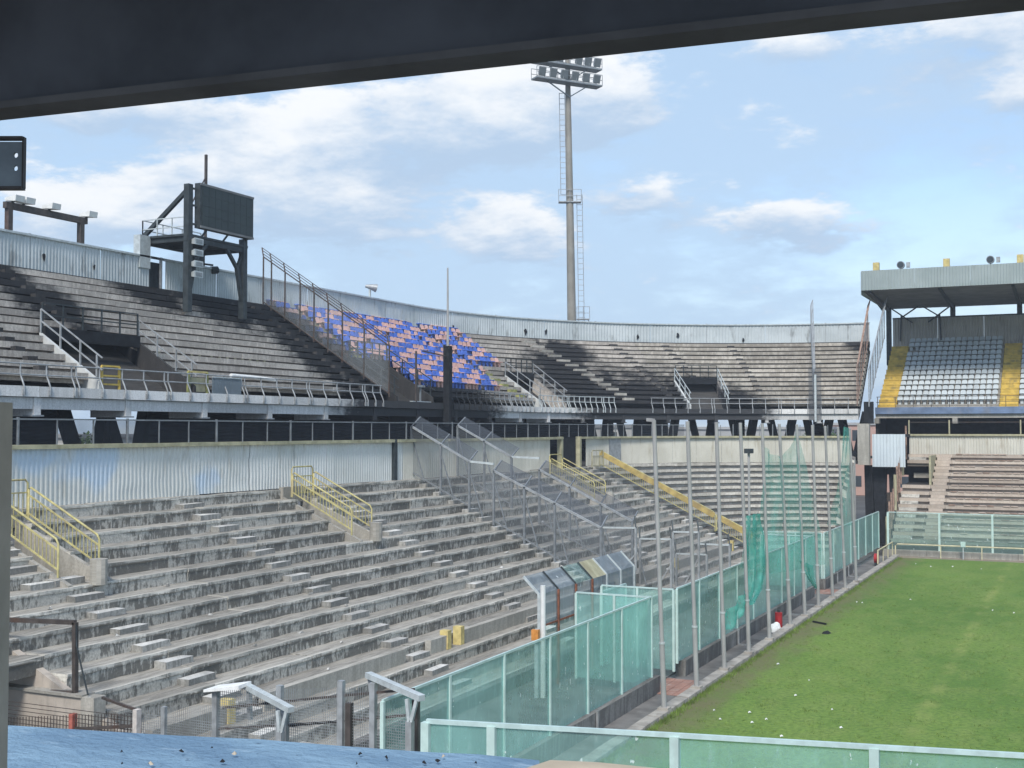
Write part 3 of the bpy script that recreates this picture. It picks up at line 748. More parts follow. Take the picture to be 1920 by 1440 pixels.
MB().box((-16.25, 108.3, 6.8), (-16.0, 112.6, 10.5)).build('concourse_side', 'char_shade', gs)
# upper rows
def hy(j): return 118.2 - .75 * j
def hz(j): return 16.7 - .465 * j
HX0, HX1 = -16.2, 8.0
for j in range(14):
    for a, b, m in ((HX0, -14.65, 'yellow_step'), (-14.65, -6.45, 'conc_wall'), (-6.45, -4.95, 'yellow_step'), (-4.95, HX1, 'conc_wall')):
        sweep(MB(), step_prof(hy(j), hz(j), .75 if j else .6, .465, .03, -1), a + .01, b - .01, 2, PR, jit=.008).build('terrace_step', m, gs)
    for a, b in ((HX0 + .05, -14.7), (-6.4, -5.0)):
        if j < 13: MB().box((a, hy(j) - .36, hz(j + 1)), (b, hy(j) - .02, hz(j + 1) + .24)).build('step_block', 'yellow_step', gs)
MB().box((HX0, 107.75, 10.30), (HX1, 108.45, 10.86)).build('edge_slab', 'blue_fascia', gs)
MB().box((HX0, 107.95, 9.95), (HX1, 108.6, 10.29)).build('edge_beam', 'conc_wall', gs)
for x in (-16.1, -9.8, -4.0, 2): MB().box((x - .2, 107.9, 9.5), (x + .2, 108.7, 9.94)).build('bracket', 'conc_wall', gs)
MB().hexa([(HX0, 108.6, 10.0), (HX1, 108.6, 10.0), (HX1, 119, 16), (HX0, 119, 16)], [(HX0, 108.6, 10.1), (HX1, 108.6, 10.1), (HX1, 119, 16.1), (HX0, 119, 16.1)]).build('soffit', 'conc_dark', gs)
for i in range(17):
    x = -16.0 + i * 1.45; MB().bar((x, 107.85, 10.5), (x, 107.85, 11.75), .05).build('rail_post', 'brown_steel', gs)
for z in (11.75, 11.3): MB().bar((-16.1, 107.85, z), (HX1, 107.85, z), .05).build('rail', 'brown_steel', gs)
x = HX0
while x < HX1:
    e = min(x + 4.0, HX1); corrugated(x + .01, e - .01, 119.0, 16.7, 19.3, .27, .06, PR, .005, -1).build('back_panel', 'back_sheet', gs); x = e
MB().box((HX0, 118.9, 19.3), (HX1, 119.15, 19.42)).build('back_cap', 'dark_steel', gs)
# roof
RX0 = -17.2
rf = MB().hexa([(RX0 + .05, 107.6, 20.9), (HX1, 107.6, 20.9), (HX1, 120.5, 20.4), (RX0 + .05, 120.5, 20.4)], [(RX0 + .05, 107.6, 21.3), (HX1, 107.6, 21.3), (HX1, 120.5, 20.8), (RX0 + .05, 120.5, 20.8)]).build('roof', 'soffit_grey', gs)
x = RX0
while x < HX1:
    e = min(x + 4.4, HX1); corrugated(x + .005, e - .005, 107.5, 20.87, 22.55, .24, .05, PR, 0, -1).build('roof_fascia_panel', 'roof_sheet', rf); x = e
corrugated(107.5, 120.5, RX0, 20.5, 22.5, .24, .05, lambda q, a, z: Vector((a, q, z if z < 21 else z - (q - 107.5) * .11)), 0, -1).build('roof_side_panel', 'roof_sheet', rf)
for x in (-16.6, -10.9, -5.2, .5, 6.2):
    MB().box((x - .22, 119.2, 15), (x + .22, 119.6, 20.5)).build('column', 'dark_steel', gs)
    MB().hexa([(x - .11, 108.2, 20.72), (x + .11, 108.2, 20.72), (x + .11, 119.5, 20.0), (x - .11, 119.5, 20.0)], [(x - .11, 108.2, 20.9), (x + .11, 108.2, 20.9), (x + .11, 119.5, 20.42), (x - .11, 119.5, 20.42)]).build('roof_rib', 'dark_steel', gs)
    MB().box((x + .35, 107.7, 22.4), (x + .85, 108.2, 23.25)).build('rib_head', 'yellow_pale', rf)
for x0, s in ((-16.3, 1), (-11.1, -1)):
    for (a, b) in (((x0, 20.3), (x0 + s * 1.9, 18.9)), ((x0 + s * .9, 19.4), (x0 + s * 2.4, 20.4)), ((x0 + s * .9, 19.6), (x0 + s * .8, 17.2))):
        MB().bar((a[0], 118.8, a[1]), (b[0], 118.8, b[1]), .12).build('brace', 'dark_steel', gs)
# floodlights on the roof edge, each a round head on a short stalk with a small box behind
for i, (u, lab) in enumerate(((1689, 'round floodlight on the roof edge between the first two yellow rib heads'), (1857, 'round floodlight on the roof edge near the right edge of the picture'))):
    b = atY(u, 497 if i == 0 else 487, 107.9)
    tl = thing('roof_floodlight', lab, 'floodlight', (b.x, 107.9, 22.4), 'round floodlights on the stand roof')
    MB().bar((b.x, 107.9, 22.4), (b.x, 107.9, b.z), .08).build('stalk', 'dark_steel', tl)
    MB().tube([(b.x, 107.7, b.z), (b.x, 107.9, b.z), (b.x, 108.1, b.z)], .32, 14).build('lamp_head', 'lamp_body', tl)
    MB().tube([(b.x, 107.68, b.z), (b.x, 107.7, b.z)], .26, 14).build('lens', 'window_dark', tl)
    MB().box((b.x + .45, 107.8, b.z - .25), (b.x + .75, 108, b.z + .2)).build('ballast_box', 'galv', tl)

# ------------------------------------------------------------------ seats
def seat_mesh(name):
    mb = MB()
    # pan with a rolled front lip (local +X is the way the sitter faces)
    pr = [(.20, .36), (.23, .40), (.20, .43), (-.16, .41), (-.21, .37), (-.16, .36)]
    for (y0, y1) in ((-.215, .215),):
        b = len(mb.v)
        for y in (y0, y1):
            for (x, z) in pr: mb.v.append(Vector((x, y, z)))
        n = len(pr)
        for k in range(n):
            k2 = (k + 1) % n; mb.f.append([b + k, b + n + k, b + n + k2, b + k2]); mb.uv.append([(0, 0)] * 4)
        mb.f.append([b + k for k in range(n)][::-1]); mb.uv.append([(0, 0)] * n); mb.f.append([b + n + k for k in range(n)]); mb.uv.append([(0, 0)] * n)
    # back shell with rounded top corners
    ol = [(-.215, .36), (.215, .36), (.225, .58), (.19, .70), (.12, .745), (-.12, .745), (-.19, .70), (-.225, .58)]
    b = len(mb.v)
    for d in (0, -.035):
        for (y, z) in ol: mb.v.append(Vector((-.17 + d - (z - .36) * .22, y, z)))
    n = len(ol); mb.f.append([b + k for k in range(n)]); mb.uv.append([(0, 0)] * n); mb.f.append([b + n + k for k in range(n)][::-1]); mb.uv.append([(0, 0)] * n)
    for k in range(n):
        k2 = (k + 1) % n; mb.f.append([b + k, b + n + k, b + n + k2, b + k2]); mb.uv.append([(0, 0)] * 4)
    # bracket to the riser below
    mb.box((-.05, -.12, .0), (.05, .12, .37))
    return mb
protos = {}
def nth(i): return '%d%s' % (i, 'th' if 10 <= i % 100 <= 20 else {1: 'st', 2: 'nd', 3: 'rd'}.get(i % 10, 'th'))
def seat(kind, loc, rot, label, group):
    if kind not in protos:
        o = seat_mesh(kind).build({'seat_grey': 'grey_seat', 'seat_blue': 'blue_seat', 'seat_pink': 'pink_seat'}[kind], kind); protos[kind] = o
    else:
        o = protos[kind].copy(); col.objects.link(o)
    o.location = loc; o.rotation_euler = (random.uniform(-.02, .02), random.uniform(-.05, .05), rot + random.uniform(-.03, .03)); tag(o, label, 'seat', group)
for j in range(13):
    for k in range(16):
        if j == 2 and k < 2: continue
        seat('seat_grey', (-14.4 + .505 * k, hy(j) + .38, hz(j)), -R(90), 'grey plastic seat between the yellow stairways, %s row from top, %s from left' % (nth(j + 1), nth(k + 1)), 'grey seats under the roof')
    for k in range(4):
        if -4.7 + .505 * k < -2.6: seat('seat_grey', (-4.7 + .505 * k, hy(j) + .38, hz(j)), -R(90), 'grey plastic seat right of both yellow stairways, %s row from top, %s from left' % (nth(j + 1), nth(k + 1)), 'grey seats under the roof')
nb = npk = 0
for j in range(13):
    qs = [61.75 + .5 * k for k in range(46)]; cnt = 0
    for k, q in enumerate(qs):
        if 63.4 < q < 64.6 and j < 9: continue
        if j >= 9 and q < 66.5: continue
        if 78.8 < q < 79.9: continue
        if j >= 8 and q > 81.2 - .1 * j: continue
        if q > 84.6: continue
        if random.random() < .02: continue
        cnt += 1
        pink = (k + j * 4) % 8 < 4 and not (k + j) % 11 == 0
        seat('seat_pink' if pink else 'seat_blue', P(q, ux(j) - .30, uz(j)), heading(q),
             ('faded pink' if pink else 'blue') + ' plastic seat of the chequered block, %s row from top, %s from left' % (nth(j + 1), nth(cnt)), 'faded pink seats of the upper tier' if pink else 'blue seats of the upper tier')

# ================================================================== RAILINGS OF THE UPPER TIER
def balcony_rail(label, q0, q1, mat, sp=1.35, per=4):
    t = thing('balcony_railing', label, 'railing', P((q0 + q1) / 2, -36.2, 10.3))
    q = q0; i = 0
    while q < q1 - .3:
        L = min(per * sp, q1 - q)
        n = max(2, int(round(L / sp)))
        a, b = q + .12, q + L - .12
        for k in range(n + 1):
            qq = a + (b - a) * k / n
            MB().tube([P(qq, -36.12, 10.28), P(qq, -36.12, 10.62), P(qq, -36.22, 10.85), P(qq, -36.34, 11.08), P(qq, -36.34, 11.49)], .035, 6).build('rail_post', mat, t, True)
            MB().bar(P(qq, -36.13, 10.3), P(qq, -36.13, 10.5), .12, .06).build('post_clamp', mat, t)
        m = max(2, int((b - a) / 1.2))
        for z in (11.49, 11.08):
            MB().tube([P(a - .1 + (b - a + .2) * k / m, -36.34, z) for k in range(m + 1)], .032, 6).build('rail', mat, t, True)
        q += L; i += 1
balcony_rail('grey railing of cranked posts along the balcony edge at the left', 20.5, 60.2, 'galv')
balcony_rail('scorched railing on the balcony edge below the blue and pink seats', 67.8, 81.5, 'galv_up', .8, 6)
balcony_rail('pale railing with close posts on the balcony edge beside the yellow steps', 82.5, 93.0, 'pale_steel', .75, 6)
balcony_rail('thin grey railing on the balcony edge of the far curve', 97.0, 116.5, 'galv', 1.3, 5)

def portal_rails(v0, v1, mat, lab):
    t = thing('portal_railing', lab, 'railing', P((v0 + v1) / 2, -38, 11.5))
    for q in (v0 - .08, v1 + .08):
        pts = [(-39.6, 13.05), (-38.5, 12.35), (-37.4, 11.65), (-36.5, 11.05)]
        for (x, z) in pts: MB().bar(P(q, x, z - .1), P(q, x, z + 1.0), .06).build('post', mat, t)
        for h in (1.0, .5): MB().bar(P(q, -39.6, 13.05 + h), P(q, -36.2, 10.9 + h), .05).build('handrail', mat, t)
    for k in range(6):
        q = v0 + (v1 - v0) * k / 5; MB().bar(P(q, -39.6, uz(8) - .1), P(q, -39.6, uz(8) + 1.0), .06).build('post', 'dark_steel', t)
    for h in (1.0, .5): MB().bar(P(v0, -39.6, uz(8) + h), P(v1, -39.6, uz(8) + h), .05).build('handrail', 'dark_steel', t)
    return t
portal_rails(*UPV[0], 'galv', 'grey stair railings around the dark portal at the far left of the upper tier')
portal_rails(*UPV[1], 'dark_steel', 'blackened railings around the burnt portal below the seats')
portal_rails(*UPV[2], 'galv', 'grey railings around the narrow portal right of the blue and pink seats')
portal_rails(*UPV[3], 'pale_steel', 'pale railings around the portal in the middle of the far curve')
yg = thing('portal_gate', 'small yellow gate frame at the foot of the left portal', 'gate', P(38.6, -36.3, 10.6))
for q in (38.3, 39.3): MB().bar(P(q, -36.4, 10.6), P(q, -36.4, 11.6), .08).build('upright', 'yellow_step', yg)
for z in (11.6, 11.2, 10.85): MB().bar(P(38.3, -36.4, z), P(39.3, -36.4, z), .07).build('crossbar', 'yellow_step', yg)
yb = thing('low_yellow_barrier', 'faded yellow and grey barrier at the right side of the left portal', 'barrier', P(44.4, -36.4, 10.6))
for q in (43.7, 45.0): MB().bar(P(q, -36.45, 10.6), P(q, -36.45, 11.6), .1).build('upright', 'yellow_moss', yb)
MB().bar(P(43.7, -36.45, 11.6), P(45.0, -36.45, 11.6), .08).build('crossbar', 'yellow_pale', yb)
MB().box(tuple(P(43.75, -36.5, 10.7)), tuple(P(44.9, -36.46, 11.35))).build('plate', 'coping', yb)
# clear board fixed to the rail, long white tube on a row
bd = thing('clear_board', 'clear plastic board tied to the balcony railing left of the long white tube', 'board', (-36.3, 48, 10.7))
a = atX(398, 707, -36.28); b = atX(452, 741, -36.28)
MB().box((-36.30, a.y, b.z), (-36.27, b.y, a.z)).build('sheet', 'glass_grey', bd)
for z in (a.z, b.z): MB().bar((-36.26, a.y, z), (-36.26, b.y, z), .05).build('edge_strip', 'pale_steel', bd)
a = atX(433, 704, -37.2); b = atX(515, 713, -37.2)
tag(MB().tube([a, (a + b) / 2 + Vector((0, 0, .02)), b], .10, 8).build('drain_tube', 'white_paint', None, True), 'long white plastic tube lying on the front row behind the railing', 'tube')
# painted row dots on a riser
for k in range(7):
    q = 44.6 + k * .58 + (0 if k < 4 else 0); p_ = P(q, ux(9) + .012, uz(9) - .24)
    MB().tube([p_, p_ + Vector((.012, 0, 0))], .11, 10).build('painted_dot', 'coping', upp)
for k in range(8):
    q = 49.0 + k * .62; p_ = P(q, ux(9) + .012, uz(9) - .24)
    MB().tube([p_, p_ + Vector((.012, 0, 0))], .11, 10).build('painted_dot', 'coping', upp)

# security fence climbing the rows
def climbing_fence(label, q, mat, mesh, xs, h, zf, cr=0.6, wires=True, mm=True):
    t = thing('security_fence', label, 'fence', P(q, (xs[0] + xs[-1]) / 2, zf((xs[0] + xs[-1]) / 2)))
    for x in xs:
        MB().bar(P(q, x, zf(x) - .05), P(q, x, zf(x) + h), .07).build('post', mat, t)
        if wires: MB().bar(P(q, x, zf(x) + h), P(q + cr * .3, x - .25, zf(x) + h + cr), .06).build('outrigger', mat, t)
    MB().bar(P(q, xs[0], zf(xs[0]) + h), P(q, xs[-1], zf(xs[-1]) + h), .06).build('top_rail', mat, t)
    MB().bar(P(q, xs[0], zf(xs[0]) + .15), P(q, xs[-1], zf(xs[-1]) + .15), .06).build('bottom_rail', mat, t)
    if mm: MB().face([P(q, xs[0], zf(xs[0]) + .15), P(q, xs[-1], zf(xs[-1]) + .15), P(q, xs[-1], zf(xs[-1]) + h), P(q, xs[0], zf(xs[0]) + h)]).build('mesh_sheet', mesh, t)
    if wires:
        for k in (.35, .7, 1.0):
            MB().bar(P(q + cr * .3 * k, xs[0] - .25 * k, zf(xs[0]) + h + cr * k), P(q + cr * .3 * k, xs[-1] - .25 * k, zf(xs[-1]) + h + cr * k), .035).build('wire', mat, t)
    return t
uzf = lambda x: 11.24 + .64 * (-36.82 - x)
climbing_fence('tall dark security fence climbing the rows left of the blue and pink seats', 61.0, 'brown_steel', 'mesh_pale', [-45.2, -44.6, -43.6, -42.5, -41.5, -40.5, -39.5, -38.0, -36.3], 2.9, uzf)
climbing_fence('pale mesh fence seen nearly edge on in the far curve', 113.2, 'galv', 'mesh_pale', [-46.5, -45.0, -43.0, -41.0, -39.0, -37.4, -36.3], 2.6, uzf, .5)
climbing_fence('rusty fence at the end of the curve beside the roofed stand', 117.2, 'rust_pale', 'mesh_grey', [-45.2, -43.6, -42.0, -40.5, -39.0, -37.5, -36.3], 3.1, uzf, .6)
climbing_fence('grey fence of posts between the curve and the yellow steps', 118.3, 'galv', 'mesh_grey', [-45.6, -44.2, -42.8, -41.4, -40.0, -38.6, -37.2, -36.2], 2.9, uzf, .7)
tp = thing('front_screen_post', 'pale screen panel with a bright post at the foot of the far mesh fence', 'screen', P(113.2, -36.2, 9.8))
a = atD(1526, 690, 98.2); b = atD(1548, 790, 98.2)
MB().face([P(112.7, -36.15, 9.7), P(113.9, -36.15, 9.7), P(113.9, -36.15, 13.9), P(112.7, -36.15, 13.9)]).build('screen_sheet', 'mesh_band', tp)
MB().bar(P(113.35, -36.1, 9.6), P(113.35, -36.1, 13.4), .16).build('post', 'pale_steel', tp)

# mast standing on the balcony edge
ms = thing('balcony_mast', 'thin steel mast rising from a charred box post on the balcony edge', 'mast', P(67.6, -36.0, 9.4))
b = P(67.6, -36.0, 9.2)
MB().bar(b, b + Vector((0, 0, 5.0)), .42, .42).build('charred_post', 'char_shade', ms)
MB().tube([b + Vector((0, 0, 4.9)), b + Vector((0, -.03, 9.9))], .085, 8, .05).build('pole', 'pole_grey', ms)
MB().bar(b + Vector((0, -3.3, 4.5)), b + Vector((0, -.1, 4.35)), .07).build('crossbar', 'brown_steel', ms)
MB().bar(b + Vector((-.4, -3.3, 1.4)), b + Vector((-.4, -3.3, 4.5)), .09).build('upright', 'brown_steel', ms)
sg = thing('tipped_sign', 'small dark pedestal with a pale base strip in the burnt portal', 'pedestal', P(65, -36.5, 10.6))
MB().box((-36.6, 63.9, 10.62), (-36.4, 66.4, 10.7)).build('base_strip', 'pale_steel', sg)
MB().bar((-36.5, 65, 10.7), (-36.5, 65, 11.6), .09).build('stem', 'galv', sg)
MB().box((-36.62, 64.6, 11.55), (-36.38, 65.4, 11.68)).build('top_plate', 'galv', sg)

# loudspeaker horn on the parapet
b = P(73.6, -45.4, 18.3)
hn = thing('horn_speaker', 'single horn loudspeaker on a stub post above the parapet behind the seats', 'loudspeaker', b)
MB().bar(b, b + Vector((0, 0, .75)), .12).build('stub_post', 'pale_steel', hn)
MB().tube([b + Vector((-.25, -.2, .75)), b + Vector((.1, .05, .7)), b + Vector((.35, .3, .62))], .10, 10, .3).build('horn', 'galv', hn, True)

# ================================================================== SCOREBOARD
sb = thing('scoreboard', 'dark electronic scoreboard on a steel platform at the top of the upper tier', 'scoreboard', (-44, 54, 16.5))
YA, YB, XF, XBK, ZP = 51.3, 56.0, -42.9, -45.9, 19.25
MB().bar((XF, YA, 15.2), (XF, YA, 22.0), .34, .34).build('post', 'dark_steel', sb)
MB().bar((XF, YB, 15.2), (XF, YB, 19.7), .34, .34).build('post', 'dark_steel', sb)
MB().bar((XBK, YA, 16.2), (XBK, YA, ZP), .34, .34).build('post', 'dark_steel', sb)
MB().bar((XBK, YB, 16.2), (XBK, YB, ZP), .34, .34).build('post', 'dark_steel', sb)
pf = MB().box((XBK - .15, YA - .2, ZP - .02), (XF + .15, YB + .25, ZP + .1)).build('platform', 'dark_steel', sb)
for x in (XBK, XF): MB().bar((x, YA - .2, ZP - .16), (x, YB + .25, ZP - .16), .2, .26).build('platform_beam', 'dark_steel', pf)
for y_ in (YA, (YA + YB) / 2, YB): MB().bar((XBK, y_, ZP - .16), (XF, y_, ZP - .16), .2, .24).build('platform_beam', 'dark_steel', pf)
MB().bar((XF, YA, 21.75), (XBK, YA, ZP + .15), .2, .2).build('diagonal_brace', 'dark_steel', sb)
case = MB().box((XF + .05, 51.75, 19.72), (XF + .42, 56.35, 22.12)).build('display_case', 'dark_steel', sb)
for ky in range(8):
    for kz in range(4):
        y0_ = 51.9 + ky * .54; z0_ = 19.85 + kz * .5375; dx_ = random.uniform(0, .006)
        MB().box((XF + .42, y0_ + .008, z0_ + .008), (XF + .445 + dx_, y0_ + .532, z0_ + .53)).build('screen_module', 'screen', case)
for z in (19.78, 22.06): MB().box((XF + .42, 51.75, z - .06), (XF + .47, 56.35, z + .06)).build('case_edge', 'soffit_grey', case)
for y_ in (52.3, 54.1, 55.8): MB().bar((XF, y_, ZP), (XF + .2, y_ + .3, 19.75), .1).build('case_bracket', 'dark_steel', sb)
for z in (21.8, 20.9, 19.9): MB().bar((XF, YA, z), (XF + .2, 51.8, z), .1).build('case_bracket', 'dark_steel', sb)
for (x0, y0, x1, y1) in ((XBK, YA - .1, XF, YA - .1), (XBK, YA - .1, XBK, YB)):
    rl = MB()
    for z in (ZP + .5, ZP + 1.0): rl.bar((x0, y0, z), (x1, y1, z), .05)
    rl.build('guard_rail', 'pale_steel', sb)
    n = 3
    for k in range(n + 1): MB().bar((x0 + (x1 - x0) * k / n, y0 + (y1 - y0) * k / n, ZP), (x0 + (x1 - x0) * k / n, y0 + (y1 - y0) * k / n, ZP + 1.0), .05).build('guard_post', 'pale_steel', sb)
for y_, s in ((YA, 1), (YB, -1)):
    MB().bar((XF, y_ + s * .1, 16.2), (XF, y_ + s * .55, 18.0), .2).build('knee_brace', 'dark_steel', sb)
    MB().bar((XF, y_ + s * .55, 18.0), (XF, y_ + s * 1.5, ZP - .25), .17).build('knee_brace', 'dark_steel', sb)
    MB().bar((XF, y_ + s * .55, 18.0), (XF, y_ + s * .1, ZP - .3), .14).build('knee_brace', 'dark_steel', sb)
MB().bar((XBK, YA, ZP - .9), (XBK, YB, ZP - .9), .12).build('tie_bar', 'dark_steel', sb)
MB().bar((XBK, YB + .4, ZP), (XBK, YB + .4, 24.9), .13).build('lightning_rod', 'brown_steel', sb)
MB().bar((XBK, YB + .4, 23.6), (XBK, YB - 1.0, 21.6), .06).build('rod_stay', 'brown_steel', sb)
bx = tag(MB().box((-45.75, 50.35, 17.6), (-45.3, 51.15, 19.35)).build('white_cabinet', 'pale_steel'), 'pale cabinet standing behind the left scoreboard post', 'cabinet')
for i, z in enumerate((18.95, 18.35, 17.75, 17.2)):
    h = thing('horn_loudspeaker', ['topmost', 'second', 'third', 'lowest'][i] + ' of the four white loudspeakers stacked on the scoreboard post', 'loudspeaker', (XF + .25, YA + .2, z), 'loudspeakers on the scoreboard post')
    MB().hexa([(XF + .18, YA + .08, z - .12), (XF + .5, YA - .05, z - .17), (XF + .5, YA + .65, z - .17), (XF + .18, YA + .5, z - .12)], [(XF + .18, YA + .08, z + .12), (XF + .5, YA - .05, z + .17), (XF + .5, YA + .65, z + .17), (XF + .18, YA + .5, z + .12)]).build('housing', 'pale_steel', h)
    MB().box((XF + .5, YA + .05, z - .1), (XF + .52, YA + .55, z + .1)).build('grille', 'lamp_body', h)
# dark camera arm on the inner back post
ca = thing('camera_arm', 'dark camera on an arm beside the inner back post of the scoreboard', 'camera', (XBK + .3, 56.5, 18.3))
MB().bar((XBK + .1, YB, 18.5), (XBK + .5, YB + .5, 18.45), .1).build('arm', 'dark_steel', ca)
MB().tube([(XBK + .45, YB + .35, 18.15), (XBK + .6, YB + .75, 18.2)], .22, 10).build('camera_body', 'dark_steel', ca)

# floodlight gantry on the parapet, left
gt = thing('lamp_gantry', 'brown steel gantry on two posts above the parapet at the far left', 'gantry', (-45.4, 44, 18.2))
for y_ in (41.85, 46.4): MB().bar((-45.6, y_, 16.6), (-45.6, y_, 19.55), .26, .26).build('post', 'brown_steel', gt)
MB().bar((-45.6, 41.6, 19.5), (-45.6, 46.75, 19.5), .24, .3).build('crossbeam', 'brown_steel', gt)
for i, y_ in enumerate((41.95, 42.6, 44.2, 46.65)):
    f = thing('gantry_floodlight', ['leftmost', 'second', 'third', 'rightmost'][i] + ' white floodlight on the brown gantry at the far left', 'floodlight', (-45.5, y_, 19.65), 'floodlights on the gantry')
    MB().hexa([(-45.75, y_ - .22, 19.72), (-45.2, y_ - .1, 19.7), (-45.2, y_ + .45, 19.7), (-45.75, y_ + .3, 19.72)], [(-45.75, y_ - .22, 19.86), (-45.15, y_ - .1, 19.98), (-45.15, y_ + .45, 19.98), (-45.75, y_ + .3, 19.86)]).build('housing', 'white_paint', f)
    MB().bar((-45.55, y_, 19.6), (-45.5, y_ + .1, 19.75), .1).build('bracket', 'dark_steel', f)

# ================================================================== FLOODLIGHT TOWER
TB = atD(1072, 600, 125.0); TX, TY = TB.x, TB.y
ft = thing('floodlight_tower', 'tall tapering floodlight tower with two lamp galleries behind the curve', 'floodlight tower', (TX, TY, 0))
lean = Vector((-.0145 * .906, -.0145 * .42, 1))
def tp_(z): return Vector((TX, TY, 0)) + lean * z - Vector((lean.x, lean.y, 0)) * 20
tw = MB().tube([tp_(z) for z in (0, 10, 20, 30, 40, 47.5)], .60, 18, .24).build('shaft', 'tower_paint', ft, True)
Lf = -_R  # camera-left in plan
def gallery(z, w, n, tilt, nm):
    axis = Vector((.62, .78, 0)).normalized(); nrm_ = Vector((.78, -.62, 0)).normalized()
    c = tp_(z) + nrm_ * .75 - axis * .5
    g = MB()
    fl = MB().bar(c - axis * w / 2, c + axis * w / 2, 1.3, .16).build('gallery_floor', 'lamp_body', ft)
    for s in (-.6, .6):
        for h in (.55, 1.1): MB().bar(c - axis * w / 2 + nrm_ * s + Vector((0, 0, h)), c + axis * w / 2 + nrm_ * s + Vector((0, 0, h)), .05).build('gallery_rail', 'lamp_body', ft)
    for k in range(6):
        for s in (-.6, .6):
            b = c - axis * w / 2 + axis * (w * k / 5) + nrm_ * s; MB().bar(b, b + Vector((0, 0, 1.1)), .05).build('gallery_post', 'lamp_body', ft)
    for k in range(n):
        p0 = c - axis * w / 2 + axis * (w * (k + .5) / n) + nrm_ * .35 + Vector((0, 0, .75))
        if abs(k + .5 - n / 2) < .3: continue
        f2 = nrm_ * .3 - Vector((0, 0, .16)); x_ = axis * .38; u_ = Vector((0, 0, .40)) + nrm_ * .14
        lo_ = [p0 - x_ * .8 - u_ * .8, p0 + x_ * .8 - u_ * .8, p0 + x_ * .8 + u_ * .8, p0 - x_ * .8 + u_ * .8]
        hi_ = [p0 - x_ - u_ + f2, p0 + x_ - u_ + f2, p0 + x_ + u_ + f2, p0 - x_ + u_ + f2]
        h = MB().hexa(lo_, hi_).build('lamp', 'lamp_body', ft)
        MB().face([q_ + f2 * .05 for q_ in [p + (hc - p) * .0 + nrm_ * .004 for p, hc in zip([hi_[0] * .86 + (p0 + f2) * .14, hi_[1] * .86 + (p0 + f2) * .14, hi_[2] * .86 + (p0 + f2) * .14, hi_[3] * .86 + (p0 + f2) * .14], hi_)]]).build('lamp_glass', 'lamp_lens', h)
    for s in (-1, 1): MB().bar(tp_(z - 1.3) + nrm_ * .3, c + axis * (s * w * .33), .1).build('gallery_strut', 'lamp_body', ft)
gallery(44.3, 7.6, 6, 0, 'lower'); gallery(46.0, 7.6, 7, 0, 'upper')
def ladder(off, z0, z1, cage, nm):
    lf = Vector((off[0], off[1], 0)); ax = Vector((.906, .42, 0)) * .28
    for s in (-1, 1): MB().bar(tp_(z0) + lf + ax * s, tp_(z1) + lf + ax * s, .05).build('ladder_rail', 'galv', ft)
    mb = MB(); z = z0
    rg = []
    while z < z1: 
        MB().bar(tp_(z) + lf - ax, tp_(z) + lf + ax, .045).build('ladder_rung', 'galv', ft); z += .55
rdir = Vector((.906, .42, 0))
ladder(rdir * 1.0, 16, 33, 0, ''); ladder(rdir * -.62, 33, 43.5, 0, ''); ladder(rdir * .85, 13, 20, 0, '')
for z, s in ((32.2, 1), (20.2, 1)):
    c = tp_(z) + rdir * (.0 if z > 30 else 1.15)
    w = 2.3 if z > 30 else 1.3
    MB().bar(c - rdir * w / 2, c + rdir * w / 2, .9, .1).build('rest_platform', 'galv', ft)
    for k in (-1, 0, 1):
        b = c + rdir * (w / 2 * k) + Vector((.2, -.42, 0)); MB().bar(b, b + Vector((0, 0, 1.25)), .05).build('platform_post', 'galv', ft)
    for h in (.6, 1.25): MB().bar(c - rdir * w / 2 + Vector((.2, -.42, h)), c + rdir * w / 2 + Vector((.2, -.42, h)), .05).build('platform_rail', 'galv', ft)
MB().tube([tp_(20.1) + rdir * 1.7, tp_(19.0) + rdir * 2.2, tp_(18.2) + rdir * 3.0, tp_(17.6) + rdir * 4.2], .05, 6).build('hanging_cable', 'galv', ft)

# ================================================================== YELLOW RAILINGS OF THE LOWER TIER
def zlow(x): return -.43 + .5 * (-16.675 - x)
def rail_run(t, q, xa, xb, mat, h=1.05, zoff=0., plate=False):
    za, zb = zlow(xa) + zoff, zlow(xb) + zoff
    A, B = P(q, xa, za), P(q, xb, zb); d = (B - A)
    MB().tube([A, A + Vector((0, 0, h - .1)), A + d * .03 + Vector((0, 0, h)), A + d * .97 + Vector((0, 0, h)), B + Vector((0, 0, h - .1)), B - Vector((0, 0, .1))], .035, 6).build('handrail', mat, t, True)
    for hh in (h - .28, .2): MB().bar(A + Vector((0, 0, hh)), B + Vector((0, 0, hh)), .045).build('rail', mat, t)
    n = int(d.length / .17)
    for k in range(1, n):
        p_ = A + d * (k / n); MB().bar(p_ + Vector((0, 0, .2)), p_ + Vector((0, 0, h - .28)), .022).build('baluster', mat, t)
